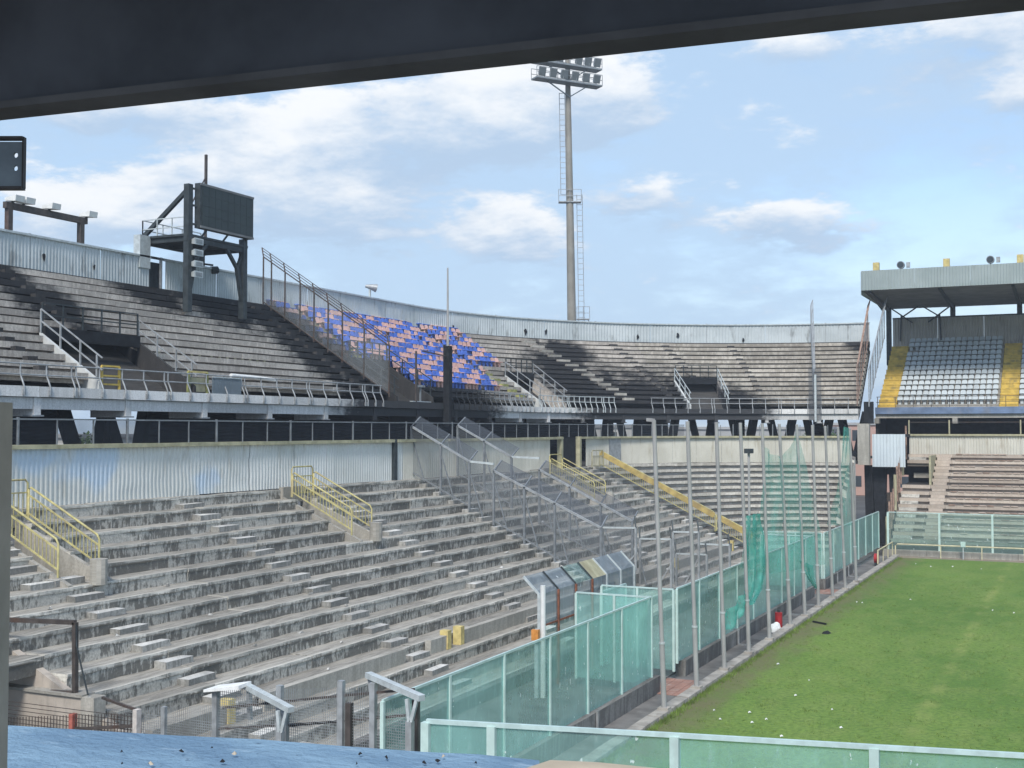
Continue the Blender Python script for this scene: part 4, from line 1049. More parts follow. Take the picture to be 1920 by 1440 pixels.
for (v0, v1), lab in zip(LOWV, ('yellow baluster railings around the stair opening at the left edge', 'yellow baluster railings around the stair opening in the middle of the lower tier', 'faded yellow railings around the stair opening left of the black doorway')):
    t = thing('stair_railing', lab, 'railing', (-28.5, (v0 + v1) / 2, 5.4))
    for q in (v0 - .09, v1 + .09): rail_run(t, q, -29.9, -27.0, 'yellow_rail')
    za = zlow(-29.9)
    A, B = P(v0 - .09, -29.95, za), P(v1 + .09, -29.95, za)
    MB().tube([A, A + Vector((0, 0, 1.15)), A + Vector((0, .1, 1.25)), B + Vector((0, -.1, 1.25)), B + Vector((0, 0, 1.15)), B], .035, 6).build('handrail', 'yellow_rail', t, True)
    for hh in (.85, .15): MB().bar(A + Vector((0, 0, hh)), B + Vector((0, 0, hh)), .045).build('rail', 'yellow_rail', t)
    for k in range(1, 9): p_ = A + (B - A) * (k / 9); MB().bar(p_ + Vector((0, 0, .15)), p_ + Vector((0, 0, .85)), .022).build('baluster', 'yellow_rail', t)
t = thing('long_stair_railing', 'long yellow railing running down the terrace where the curve begins', 'railing', (-26, 79.2, 4))
for a, b in ((-30.3, -26.3), (-26.2, -22.2), (-22.1, -19.6)):
    rail_run(t, 79.15, a, b, 'yellow_rail', 1.15, .05)
    A, B = P(79.15, a + .05, zlow(a)), P(79.15, b - .05, zlow(b))
    MB().bar(A + Vector((.0, -.03, .98)), B + Vector((0, -.03, .98)), .03, .34, up=(0, 0, 1)).build('band_plate', 'ochre_band', t)
for k in range(9): MB().bar(P(78.9, -30.2 + k * .02, 6.5), P(78.9, -30.2, 6.5), .01)
t = thing('landing_railing', 'small pale railing on the landing beside the black doorway', 'railing', (-30, 78, 6.4))
A, B = Vector((-30.0, 76.9, 6.45)), Vector((-30.0, 79.0, 6.45))
MB().tube([A, A + Vector((0, 0, 1.0)), A + Vector((0, .12, 1.12)), B + Vector((0, -.12, 1.12)), B + Vector((0, 0, 1)), B], .04, 6).build('handrail', 'coping', t, True)
for hh in (.75, .1): MB().bar(A + Vector((0, 0, hh)), B + Vector((0, 0, hh)), .05).build('rail', 'coping', t)
for k in range(1, 10): p_ = A + (B - A) * (k / 10); MB().bar(p_ + Vector((0, 0, .1)), p_ + Vector((0, 0, .75)), .025).build('baluster', 'coping', t)

# ================================================================== MESH CAGE ON THE LOWER TIER
def quad(a, b, c, d): return MB().face([a, b, c, d])
def cage(label, Y, secs, lean, mat='cage_steel'):
    t = thing('mesh_cage_fence', label, 'fence', (secs[0][0][0], Y, zlow(secs[0][0][0])))
    for sec in secs:                                       # sec: list of (x, ztop)
        for (x, z) in sec:
            MB().bar((x, Y, zlow(x) - .1), (x, Y, z), .1).build('post', mat, t)
            MB().bar((x + .05, Y, z - .2 - .4), (x + .75, Y, zlow(x + .75)), .055).build('stay', mat, t)
            MB().bar((x, Y, z), (x - .05, Y + lean[0], z + lean[1]), .06).build('outrigger', mat, t)
        (x0, z0), (x1, z1) = sec[0], sec[-1]
        MB().bar((x0, Y, z0), (x1, Y, z1), .1, .1).build('top_rail', 'galv', t)
        MB().bar((x0, Y, zlow(x0) + .12), (x1, Y, zlow(x1) + .12), .06).build('bottom_rail', mat, t)
        quad((x0, Y, zlow(x0) + .12), (x1, Y, zlow(x1) + .12), (x1, Y, z1), (x0, Y, z0)).build('mesh_sheet', 'mesh_grey', t)
        quad((x0, Y + .01, z0 + .02), (x1, Y + .01, z1 + .02), (x1, Y + lean[0], z1 + lean[1]), (x0, Y + lean[0], z0 + lean[1])).build('inclined_mesh', 'mesh_band', t)
    return t
cA = cage('nearer grey mesh fence with inclined top climbing the lower tier', 54.3, [[(-30.98, 9.14), (-29.3, 8.25), (-27.7, 7.41)], [(-26.35, 6.96), (-24.7, 6.21), (-23.1, 5.47), (-20.73, 4.36)]], (1.0, .5))
MB().bar((-27.7, 54.3, 7.41), (-26.35, 54.3, 7.30), .1).build('link_rail', 'pale_steel', cA)
quad((-27.7, 54.3, 5.2), (-26.35, 54.3, 4.6), (-26.35, 54.3, 7.3), (-27.7, 54.3, 7.4)).build('mesh_sheet', 'mesh_grey', cA)
cB = cage('farther grey mesh fence with inclined top climbing the lower tier', 58.6, [[(-30.6, 9.2), (-29.0, 8.4), (-27.4, 7.55)], [(-25.8, 6.9), (-24.1, 6.05), (-22.4, 5.2), (-20.7, 4.38)]], (1.0, .45))
MB().bar((-27.4, 58.6, 7.55), (-25.8, 58.6, 7.5), .1).build('link_rail', 'pale_steel', cB)
# frames stepping from the cage down to the walkway
frs = [((1130, 989), (1192, 990), 1068), ((1200, 1010), (1258, 1011), 1100), ((1262, 997), (1310, 998), 1095), ((1268, 1038), (1325, 1040), 1100), ((1310, 1020), (1368, 1022), 1088)]
for i, ((u0, v0), (u1, v1), vb) in enumerate(frs):
    yy = 57.0 + i * 1.6
    a, b = atY(u0, v0, yy), atY(u1, v1, yy); z0 = atY(u0, vb, yy).z
    t = thing('cage_frame', ['leftmost', 'second', 'third', 'fourth', 'rightmost'][i] + ' of the grey mesh frames stepping down right of the cage', 'fence', (a.x, yy, z0), 'frames below the mesh cage')
    for p_ in (a, b): MB().bar((p_.x, yy, z0), (p_.x, yy, p_.z), .1).build('post', 'galv', t)
    for p_ in (a, b): MB().bar((p_.x, yy, p_.z), (p_.x - .15, yy + .3, p_.z + .55), .07).build('outrigger', 'dark_steel', t)
    MB().bar(a, b, .08).build('top_rail', 'pale_steel', t)
    MB().bar((b.x + .04, yy, b.z - 1.2), (b.x - .7, yy - .1, z0 + .05), .06).build('stay', 'galv', t)
    quad((a.x, yy, z0 + .1), (b.x, yy, z0 + .1), tuple(b), tuple(a)).build('mesh_sheet', 'mesh_grey', t)

# bays of clear shields with rusty uprights, in front of the terrace
sh = thing('shield_screen', 'row of clear shield panels with inclined tops and rusty uprights in front of the terrace', 'screen', (-17, 43.5, 0))
XS = -17.0
ys = [38.6, 40.25, 41.9, 43.55, 45.1, 46.7, 48.3]
zb, zm, zt = 2.25, 3.35, 3.95
for i, y_ in enumerate(ys):
    MB().bar((XS, y_, 0), (XS, y_, zm), .1).build('upright', 'rust' if i in (1, 2, 3) else 'pale_steel', sh)
    MB().bar((XS, y_, zm), (XS - .55, y_ - .1, zt), .08).build('inclined_arm', 'dark_steel' if i in (1, 2, 3) else 'pale_steel', sh)
    if i < len(ys) - 1:
        y2 = ys[i + 1]
        zb_ = zb if i < 2 else 1.2
        quad((XS, y_ + .05, zb_), (XS, y2 - .05, zb_), (XS, y2 - .05, zm), (XS, y_ + .05, zm)).build('shield_panel', 'glass_grey', sh)
        quad((XS, y_ + .05, zm), (XS, y2 - .05, zm), (XS - .55, y2 - .15, zt), (XS - .55, y_ - .05, zt)).build('inclined_panel', 'glass_teal' if i == 2 else ('coping' if i == 3 else 'glass_grey'), sh)
        MB().bar((XS, y_, zb_), (XS, y2, zb_), .06).build('bottom_bar', 'rust', sh)
        quad((XS + .01, y_ + .05, .3), (XS + .01, y2 - .05, .3), (XS + .01, y2 - .05, zb_ - .05), (XS + .01, y_ + .05, zb_ - .05)).build('lower_glass', 'glass_teal', sh)
wp = thing('white_pipe_post', 'white pipe post with an orange box in front of the leftmost shield panel', 'post', (-16.6, 38.0, 0))
MB().tube([(-16.6, 38.0, 0), (-16.6, 38.0, 3.75)], .09, 10).build('pipe', 'white_paint', wp)
MB().box((-16.85, 37.85, 0), (-16.72, 38.0, 2.3)).build('side_channel', 'pale_steel', wp)
MB().box((-16.9, 37.7, 1.95), (-16.65, 37.86, 2.3)).build('switch_box', 'orange_paint', wp)

# ================================================================== GLASS FENCES
def glass_fence(label, pts, z0, z1, post_mat='fence_pale', glass='glass_teal', pw=.085, rail=.055, cat='glass fence', last=True):
    t = thing('glass_fence', label, cat, (pts[0][0], pts[0][1], z0))
    for i, (x, y_) in enumerate(pts):
        if i < len(pts) - 1 or last: MB().bar((x, y_, z0 - .05), (x, y_, z1), pw, pw).build('post', post_mat, t)
        if i < len(pts) - 1:
            x2, y2 = pts[i + 1]; d = Vector((x2 - x, y2 - y_, 0)).normalized(); n_ = Vector((d.y, -d.x, 0)) * .008; g = d * (pw * .52)
            A, B = Vector((x, y_, 0)) + g, Vector((x2, y2, 0)) - g
            lo_ = [A - n_, B - n_, B + n_, A + n_]
            MB().hexa([p_ + Vector((0, 0, z0)) for p_ in lo_], [p_ + Vector((0, 0, z1 - .02)) for p_ in lo_]).build('glass_panel', glass, t)
            MB().bar((x, y_, z1 + .02), (x2, y2, z1 + .02), rail).build('top_rail', 'fence_rail', t)
    return t
FX = -13.52
glass_fence('teal glass fence along the goal side, from the near corner to the first gateway', [(FX, 22.5), (FX, 25.5), (FX, 28.45), (FX, 31.4), (FX, 34.25), (FX, 37.2), (FX, 40.18)], .58, 3.26)
glass_fence('teal glass fence along the goal side between the two gateways', [(FX, 43.08 + 2.815 * k) for k in range(10)], .58, 3.2)
glass_fence('teal glass fence along the goal side from the farther gateway to the corner', [(FX, 70.7 + 2.9 * k) for k in range(8)], .58, 3.1)
glass_fence('teal glass return panels on the near side of the first gateway', [(FX - .1, 40.25), (-14.9, 40.3), (-16.35, 40.35)], .3, 3.24)
glass_fence('teal glass return panels on the far side of the first gateway', [(FX - .1, 43.0), (-15.0, 43.0), (-16.4, 43.0)], .3, 3.18)
glass_fence('teal glass panels at the back of the first gateway', [(-16.5, 43.2), (-16.5, 45.9)], .3, 2.9)
glass_fence('teal glass return panels on the near side of the farther gateway', [(FX - .1, 68.45), (-15.0, 68.5), (-16.6, 68.5)], .3, 3.1)
glass_fence('teal glass return panels on the far side of the farther gateway', [(FX - .1, 70.6), (-15.1, 70.6), (-17.0, 70.6)], .3, 3.1)
glass_fence('pale glass fence in front of the roofed stand', [(-12.95 + 3.5 * k, 91.52) for k in range(7)], .42, 3.05, 'fence_pale', 'glass_far', .14)
glass_fence('teal glass fence across the foreground behind the blue ledge', [(-11.76, 21.23), (-10.46, 21.5), (-7.02, 22.22), (-3.52, 22.92), (-.2, 23.6), (3.3, 24.3)], .2, 3.28, 'fence_pale', 'glass_teal', .17, .085)
# small support struts along the foot of the goal side fence
for li, y_ in enumerate((34.5, 42.9 + 8, 56.5, 60.2, 63.9, 73.6, 77.3)):
    t = thing('fence_strut', 'grey bent strut at the foot of the glass fence, %s from the camera' % nth(li + 1), 'strut', (-13.3, y_, 0), 'struts along the foot of the glass fence')
    MB().bar((-13.30, y_, -.03), (-13.30, y_, .62), .07).build('upright', 'galv', t)
    MB().bar((-13.30, y_, .0), (-12.7, y_ - .1, .0), .07).build('foot', 'galv', t)

# yellow pipe rail at the pitch corner
t = thing('pipe_rail', 'cream yellow pipe rail between the pitch and the roofed stand', 'railing', (-4, 90.7, 0))
MB().tube([(-12.35, 90.75, 0), (-12.35, 90.75, .75), (-12.2, 90.75, .88), (12, 90.75, .88)], .05, 6).build('rail', 'rail_cream', t, True)
for x in (-9.3, -6.6, -3.9, -1.2, 1.5): MB().bar((x, 90.75, -.02), (x, 90.75, .88), .07).build('post', 'rail_cream', t)
t = thing('corner_pipe_rail', 'short cream pipe rail on the kerb at the far corner of the pitch', 'railing', (-12.5, 86, 0))
MB().tube([(-12.5, 83.6, .15), (-12.5, 83.6, .95), (-12.5, 83.7, 1.02), (-12.5, 90.4, 1.02)], .05, 6).build('rail', 'rail_cream', t, True)
for y_ in (86, 88.2, 90.4): MB().bar((-12.5, y_, .12), (-12.5, y_, 1.0), .06).build('post', 'rail_cream', t)
t = thing('junction_box', 'small pale box on a stalk at the cream pipe rail', 'box', (-7.8, 90.6, 0))
MB().bar((-7.8, 90.6, 0), (-7.8, 90.6, .9), .06).build('stalk', 'pale_steel', t); MB().box((-7.95, 90.5, .85), (-7.65, 90.7, 1.2)).build('case', 'fence_pale', t)

# ================================================================== NET POLES AND THE TORN NET
ord_ = ['nearest', 'second', 'third', 'fourth', 'fifth', 'sixth', 'seventh', 'eighth', 'ninth', 'tenth', 'farthest']
PX = [(1236, 1338, 1226, 788), (1297, 1297, 1289, 790), (1350, 1262, 1343, 792), (1397, 1231, 1388, 793), (1437, 1205, 1429, 794), (1469, 1178, 1461, 795), (1502, 1160, 1494, 796), (1531, 1143, 1523, 797), (1555, 1125, 1547, 799), (1578, 1109, 1571, 801), (1598, 1095, 1593, 803)]
tops = []
for i, (u, v, u2, v2) in enumerate(PX):
    b = atZ(u, v, 0.0); b.x = -12.2; tpz = atX(u2, v2, -12.25)
    tpz.x = -12.25; tops.append((b, tpz))
    t = thing('net_pole', ord_[i] + ' grey pole of the row along the pitch edge' + ('' if i in (0, 10) else ', counted from the camera'), 'pole', (b.x, b.y, 0), 'net poles along the pitch edge')
    mid = b + (tpz - b) * .24
    MB().tube([b - Vector((0, 0, .1)), mid], .085, 10).build('lower_tube', 'pole_grey', t, True)
    MB().tube([mid, mid + Vector((0, 0, .06))], .1, 10).build('collar', 'pale_steel', t)
    MB().tube([mid, tpz], .068, 10).build('upper_tube', 'pole_grey', t, True)
    MB().box((b.x - .17, b.y - .17, -.1), (b.x + .17, b.y + .17, .22)).build('foot_block', 'kerb_stone', t)
    if i == 0: MB().bar(tpz, tpz + Vector((-.25, .1, .02)), .1).build('top_bracket', 'pole_grey', t)
b = atZ(1422, 1150, .2); t = thing('lamp_pole', 'shorter pole with a small lamp head behind the fourth net pole', 'pole', (-16.0, 57.5, 0))
a = atY(1404, 850, 57.5)
MB().tube([(a.x, 57.5, 0), (a.x, 57.5, a.z)], .06, 8).build('shaft', 'pole_grey', t); MB().box((a.x - .18, 57.3, a.z), (a.x + .18, 57.7, a.z + .22)).build('lamp_head', 'dark_steel', t)

def sheet(name, parent, rows, mat, wav=.12, nu=14):
    # rows: list of (u,v) polylines mapped on the plane of the poles
    mb = MB(); nr = len(rows); grid = []
    def samp(pl, f):
        k = f * (len(pl) - 1); i = min(int(k), len(pl) - 2); r = k - i
        return (pl[i][0] + (pl[i + 1][0] - pl[i][0]) * r, pl[i][1] + (pl[i + 1][1] - pl[i][1]) * r)
    sub = 6
    for i in range((nr - 1) * sub + 1):
        k = i / sub; i0 = min(int(k), nr - 2); r = k - i0; row = []
        for j in range(nu + 1):
            f = j / nu; a = samp(rows[i0], f); b = samp(rows[i0 + 1], f)
            u, v = a[0] + (b[0] - a[0]) * r, a[1] + (b[1] - a[1]) * r
            p_ = atX(u, v, -12.3)
            p_.x += wav * (math.sin(f * 17 + k * .6) + .6 * noise.noise(Vector((f * 9, k * 2, 1.7))))
            p_.y += wav * .5 * noise.noise(Vector((f * 6, k * 3, 8.1)))
            row.append(len(mb.v)); mb.v.append(p_)
        grid.append(row)
    for i in range(len(grid) - 1):
        for j in range(nu):
            f = [grid[i][j], grid[i][j + 1], grid[i + 1][j + 1], grid[i + 1][j]]; mb.f.append(f); mb.uv.append([(mb.v[q_].y, mb.v[q_].z) for q_ in f])
    return mb.build(name, mat, parent, True)
nt = thing('torn_net', 'torn green safety net hanging in loose sheets between the poles', 'net', (-12.3, 58, 0))
sheet('hanging_sheet', nt, [[(1432, 838), (1448, 852), (1468, 858), (1497, 800)], [(1430, 900), (1470, 905), (1516, 880)], [(1420, 960), (1475, 965), (1528, 940)], [(1396, 1010), (1462, 1022), (1540, 1000)], [(1384, 1062), (1450, 1076), (1546, 1058)]], 'net_green', .10, 18)
sheet('gathered_fold', nt, [[(1582, 800), (1594, 803)], [(1577, 860), (1595, 862)], [(1566, 920), (1596, 920)], [(1548, 985), (1597, 985)]], 'net_green', .07, 8)
sheet('bunched_drape', nt, [[(1398, 968), (1425, 962)], [(1396, 1020), (1436, 1015)], [(1396, 1075), (1437, 1068)], [(1396, 1110), (1430, 1106)], [(1398, 1135), (1412, 1133)]], 'net_dense', .12, 10)
sheet('sagging_drape', nt, [[(1352, 1150), (1372, 1140), (1388, 1118), (1400, 1108)], [(1352, 1170), (1372, 1165), (1388, 1142), (1400, 1126)], [(1350, 1185), (1370, 1180), (1386, 1160), (1398, 1138)]], 'net_dense', .10, 12)
sheet('short_drape', nt, [[(1498, 1050), (1526, 1062)], [(1510, 1075), (1528, 1085)], [(1524, 1098), (1531, 1105)]], 'net_dense', .08, 8)

# ================================================================== CORNER BETWEEN CURVE AND ROOFED STAND
t = thing('corner_stair_housing', 'white corrugated housing on black columns in the gap beside the roofed stand', 'housing', (-14, 100, 0))
corrugated(-15.25, -12.75, 99.8, 6.05, 8.62, .25, .05, PR, 0, -1).build('front_sheet', 'white_sheet', t)
MB().box((-15.25, 99.95, 8.4), (-12.7, 102.5, 8.62)).build('top_slab', 'conc_dark', t)
MB().box((-16.35, 99.6, 6.2), (-15.45, 100.2, 9.45)).build('pier_head', 'conc_wall', t)
MB().box((-16.0, 100.6, 9.45), (-15.3, 101.1, 11.2)).build('dark_stub', 'char_shade', t)
for (ut, wt_, ub, wb, vb) in ((1629, 15, 1633, 16, 985), (1650, 26, 1652, 15, 1000), (1673, 12, 1675, 6, 985)):
    a, b = atY(ut - wt_ / 2, 872, 101), atY(ut + wt_ / 2, 872, 101); c, d = atY(ub - wb / 2, vb, 101), atY(ub + wb / 2, vb, 101)
    MB().hexa([(c.x, 100.7, 0), (d.x, 100.7, 0), (d.x, 101.3, 0), (c.x, 101.3, 0)], [(a.x, 100.7, a.z), (b.x, 100.7, a.z), (b.x, 101.3, a.z), (a.x, 101.3, a.z)]).build('tapered_column', 'char_shade', t)
for j in range(9): MB().box((-15.6, 104 + j * .35, 0), (-12.9, 104.35 + j * .35, .5 + j * .4)).build('stair_step', 'conc_cream', t)
t = thing('rusty_side_fence', 'row of rusty posts climbing the left edge of the far lower tier', 'fence', (-13.15, 98, 0))
zg = lambda y_: 7.0 - .46 * (103.6 - y_) / .8
for k in range(11):
    y_ = 92.6 + k * 1.08; MB().bar((-13.15, y_, max(.2, zg(y_) - .3)), (-13.15, y_, zg(y_) + 2.4 - (.0 if k % 3 else .4)), .13 if k % 4 else .2).build('post', 'rust_pale' if k % 4 else 'coping', t)
MB().face([(-13.15, 92.6, 1.0), (-13.15, 103.4, 7.0), (-13.15, 103.4, 9.0), (-13.15, 92.6, 3.0)]).build('mesh_sheet', 'mesh_rust', t)

# ================================================================== LITTER AND SMALL THINGS BY THE PITCH
for li, (x, y_) in enumerate(sorted([(-10.9, 38.6), (-10.4, 37.5), (-9.8, 38.8), (-9.4, 37.5), (-9.1, 38.1), (-10.8, 47.2), (-9.1, 44.6), (-7.5, 40.3), (-6.8, 38.0), (-10.9, 65.7), (-10.6, 65.6), (-8.5, 67.9), (-4.3, 65.6), (-3.3, 65.1), (-8.0, 85.3), (-9.3, 84.7), (-9.0, 41.9), (-6.2, 84.6), (-10.4, 86), (-8.2, 36.2), (-3.9, 33.0), (-6.6, 35.6)], key=lambda a: a[1])):
    s = random.uniform(.03, .07); pts = [(x + s * math.cos(a_) * random.uniform(.6, 1.2), y_ + s * 1.3 * math.sin(a_) * random.uniform(.6, 1.2)) for a_ in [k * 1.047 for k in range(6)]]
    mb = MB(); c = (x, y_, .07)
    for k in range(6): mb.face([(pts[k][0], pts[k][1], .008 + .03 * (k % 2)), (pts[(k + 1) % 6][0], pts[(k + 1) % 6][1], .008 + .03 * ((k + 1) % 2)), c])
    tag(mb.build('paper_scrap', 'litter_white'), 'small white scrap of litter on the grass, %s counting from the camera' % nth(li + 1), 'litter', 'white litter on the pitch')
tag(MB().bar((-12.0 + .35, 58.1, .05), (-10.95, 57.6, .05), .07).build('dark_stick', 'char_shade'), 'dark stick lying on the grass near the kerb', 'stick')
tag(MB().hexa([(-10.65, 55.0, .01), (-10.35, 55.05, .01), (-10.3, 55.35, .01), (-10.6, 55.3, .01)], [(-10.6, 55.05, .1), (-10.42, 55.1, .16), (-10.4, 55.25, .12), (-10.55, 55.25, .06)]).build('dark_rag', 'char_shade'), 'dark rag on the grass beside the dark stick', 'rag')
b = atX(1460, 1165, -12.75)
t = thing('red_extinguisher', 'red fire extinguisher standing on the path by the kerb', 'extinguisher', (-12.75, b.y, 0))
MB().tube([(-12.75, b.y, -.03), (-12.75, b.y, .62), (-12.75, b.y, .70)], .17, 12).build('cylinder', 'red_paint', t, True)
MB().tube([(-12.75, b.y, .70), (-12.75, b.y, .82)], .06, 8).build('valve', 'dark_steel', t)
t = thing('red_reel', 'dark red hose reel at the end of the short cream pipe rail', 'hose reel', (-12.7, 84.4, 0))
MB().tube([(-12.8, 84.2, .45), (-12.55, 84.2, .45)], .33, 14).build('drum', 'red_paint', t); MB().box((-12.78, 84.0, -.03), (-12.58, 84.4, .2)).build('foot', 'dark_steel', t)
for k, (dy, s) in enumerate(((-1.0, .26), (-.45, .2))):
    mb = MB(); c = Vector((-12.75, b.y + dy, .06)); rings = []
    for i in range(4):
        rr = s * (1, .95, .7, .25)[i]; rings.append([c + Vector((rr * math.cos(a_) * random.uniform(.8, 1.2), rr * math.sin(a_) * random.uniform(.8, 1.2), (-.08, .08, .2, .26)[i])) for a_ in [q_ * .785 for q_ in range(8)]])
    for i in range(3):
        for q_ in range(8): mb.face([rings[i][q_], rings[i][(q_ + 1) % 8], rings[i + 1][(q_ + 1) % 8], rings[i + 1][q_]])
    mb.face(rings[3])
    tag(mb.build('plastic_bag', 'litter_white'), ['larger', 'smaller'][k] + ' crumpled white plastic bag on the path near the red extinguisher', 'bag')

# ================================================================== NEAR CORNER: MESH GATE, PLASTERED WALL, STEEL FRAME
YG = 22.6
def g(u, v, y_=YG): return atY(u, v, y_)
t = thing('corner_mesh_fence', 'grey wire mesh fence with steel posts in the near corner behind the blue ledge', 'fence', (-17, YG, 0))
for (u, v) in ((405, 1290), (525, 1285), (640, 1276), (700, 1280), (655, 1318), (780, 1312), (535, 1335), (308, 1325)):
    p_ = g(u, v); MB().bar((p_.x, YG, -.2), (p_.x, YG, p_.z), .13 if u not in (308,) else .1).build('post', 'galv' if u not in (780, 655) else 'brown_steel', t)
for (u0, v0, u1, v1) in ((415, 1328, 640, 1305), (640, 1305, 775, 1293), (400, 1368, 655, 1353), (540, 1362, 780, 1340), (200, 1365, 258, 1362)):
    a, b = g(u0, v0), g(u1, v1); MB().bar((a.x, YG + .05, a.z), (b.x, YG + .05, b.z), .05).build('rail', 'brown_steel', t)
mb = MB()
for (u0, v0, u1, v1) in ((200, 1330, 405, 1322), (405, 1295, 700, 1288), (700, 1330, 785, 1326)):
    a, b = g(u0, v0), g(u1, v1); n = int((b.x - a.x) / .055)
    for k in range(n + 1):
        x = a.x + (b.x - a.x) * k / n; zt_ = a.z + (b.z - a.z) * k / n; mb.bar((x, YG + .02, .2), (x, YG + .02, zt_), .008)
    z = .3
    while z < min(a.z, b.z): mb.bar((a.x, YG + .02, z), (b.x, YG + .02, z), .008); z += .06
tag(mb.build('wire_mesh', 'galv', t), kind='stuff')
for i, ((u0, v0), (u1, v1)) in enumerate((((462, 1286), (546, 1331)), ((690, 1265), (791, 1309)))):
    a = g(u0, v0, YG + .2); b = g(u1, v1, YG - .5)
    t = thing('cranked_arm', ['left', 'right'][i] + ' pale steel arm sloping down over the near mesh fence', 'gate arm', (a.x, YG, a.z), 'pale steel arms over the near mesh fence')
    MB().bar(a, b, .16, .12).build('arm', 'pale_steel', t)
    MB().bar(a + Vector((.06, 0, -.05)), a + Vector((.12, 0, -.75)), .09).build('drop_leg', 'galv', t)
    MB().bar(b + Vector((-.12, 0, -.05)), b + Vector((-.28, 0, -.62)), .07).build('gusset', 'pale_steel', t)
    MB().bar(b + Vector((-.35, 0, -.05)), b + Vector((-.28, 0, -.62)), .07).build('gusset', 'pale_steel', t)
    MB().bar((b.x - .28, YG - .5, -.2), (b.x - .28, YG - .5, b.z - .5), .14).build('leg', 'galv', t)
a = g(392, 1290); b = g(455, 1282)
tag(MB().hexa([(a.x, YG - .2, a.z - .06), (b.x, YG - .15, b.z - .1), (b.x + .05, YG + .25, b.z - .06), (a.x + .1, YG + .2, a.z - .04)], [(a.x, YG - .2, a.z), (b.x, YG - .15, b.z - .02), (b.x + .05, YG + .25, b.z + .02), (a.x + .1, YG + .2, a.z + .04)]).build('loose_slab', 'litter_white'), 'loose white slab lying across the top of a mesh fence post', 'slab')
a = atX(546, 1300, -21.0); b = atX(566, 1342, -21.0)
# plastered wall and frame
t = thing('plastered_wall', 'stained plastered wall stub at the lower left below the dark steel frame', 'wall', (-23, YG + .6, 0))
a, b = g(-60, 1290, YG + .5), g(165, 1305, YG + .5); c = g(190, 1308, YG + .5)
MB().box((a.x - 2, YG + .3, -.2), (b.x, YG + .6, b.z)).build('wall_face', 'plaster', t)
MB().box((a.x - 2, YG + .24, b.z), (b.x + .05, YG + .68, b.z + .07)).build('wall_cap', 'conc_wall', t)
MB().box((b.x + .01, YG + .25, -.2), (c.x, YG + .65, b.z + .03)).build('end_pier', 'conc_wall', t)
t = thing('steel_frame', 'dark brown open rectangular steel frame on the plastered wall', 'frame', (-23, YG + .4, 2.6))
tl, tr, br, bl = g(-80, 1158, YG + .4), g(141, 1167, YG + .4), g(141, 1300, YG + .4), g(-80, 1288, YG + .4)
for p0, p1 in ((tl, tr), (tr, br), (br, bl)): MB().bar(p0, p1, .11, .11, up=(0, 1, 0)).build('frame_bar', 'brown_steel', t)
a = g(143, 1172, YG + .35); b = g(165, 1303, YG + .35)
MB().tube([a, a + Vector((.02, 0, -.5)), a + (b - a) * .6 + Vector((-.03, 0, -.1)), b], .022, 6).build('cable', 'dark_steel', t, True)
for (u, v, mat, lab) in ((137, 1338, 'red_worn', 'short worn red post in front of the plastered wall'), (257, 1330, 'orange_worn', 'short white and orange post at the end of the low grid fence')):
    p_ = g(u, v, YG - .2); tag(MB().bar((p_.x, YG - .2, -.2), (p_.x, YG - .2, p_.z), .16, .12).build('stub_post', mat), lab, 'post')
t = thing('low_grid_fence', 'low rusty wire grid between the worn red and orange posts', 'fence', (-22, YG - .2, 0))
a, b = g(-40, 1347, YG - .2), g(252, 1337, YG - .2); mb = MB(); n = int((b.x - a.x) / .1)
for k in range(n + 1):
    x = a.x + (b.x - a.x) * k / n; mb.bar((x, YG - .2, .4), (x, YG - .2, a.z + (b.z - a.z) * k / n), .014)
z = .5
while z < b.z: mb.bar((a.x, YG - .2, z), (b.x, YG - .2, z), .014); z += .1
tag(mb.build('wire_grid', 'brown_steel', t), kind='stuff')
a, b = g(192, 1308, YG + .3), g(255, 1331, YG); MB().bar(a, b, .06).build('sloping_bar', 'brown_steel', t)
a, b = g(140, 1367, YG - .2), g(255, 1361, YG - .2); MB().bar(a, b, .07).build('bottom_bar', 'brown_steel', t)

# ================================================================== FOREGROUND: LEDGE, POST, ROOF BEAM
zl = EYE - 1.05
far = [atZ(u, v, zl) for (u, v) in ((-120, 1351), (20, 1360), (180, 1369), (320, 1378), (480, 1388), (640, 1398), (800, 1408), (900, 1414), (1010, 1424))]
mb = MB(); top = []; 
for i, p_ in enumerate(far): top.append(p_ + Vector((0, random.uniform(-.02, .02), random.uniform(-.004, .004))))
near = [Vector((p_.x * .35, p_.y * .35, zl + .004)) for p_ in top]
for i in range(len(top) - 1):
    n = 6
    for k in range(n):
        q0 = near[i] + (top[i] - near[i]) * (k / n); q1 = near[i + 1] + (top[i + 1] - near[i + 1]) * (k / n); q2 = near[i + 1] + (top[i + 1] - near[i + 1]) * ((k + 1) / n); q3 = near[i] + (top[i] - near[i]) * ((k + 1) / n)
        mb.face([q0, q1, q2, q3])
    mb.face([top[i], top[i + 1], top[i + 1] - Vector((0, 0, .5)), top[i] - Vector((0, 0, .5))])
lg = tag(mb.build('painted_ledge', 'blue_ledge'), 'flaking blue painted ledge in the foreground scattered with debris', 'ledge')
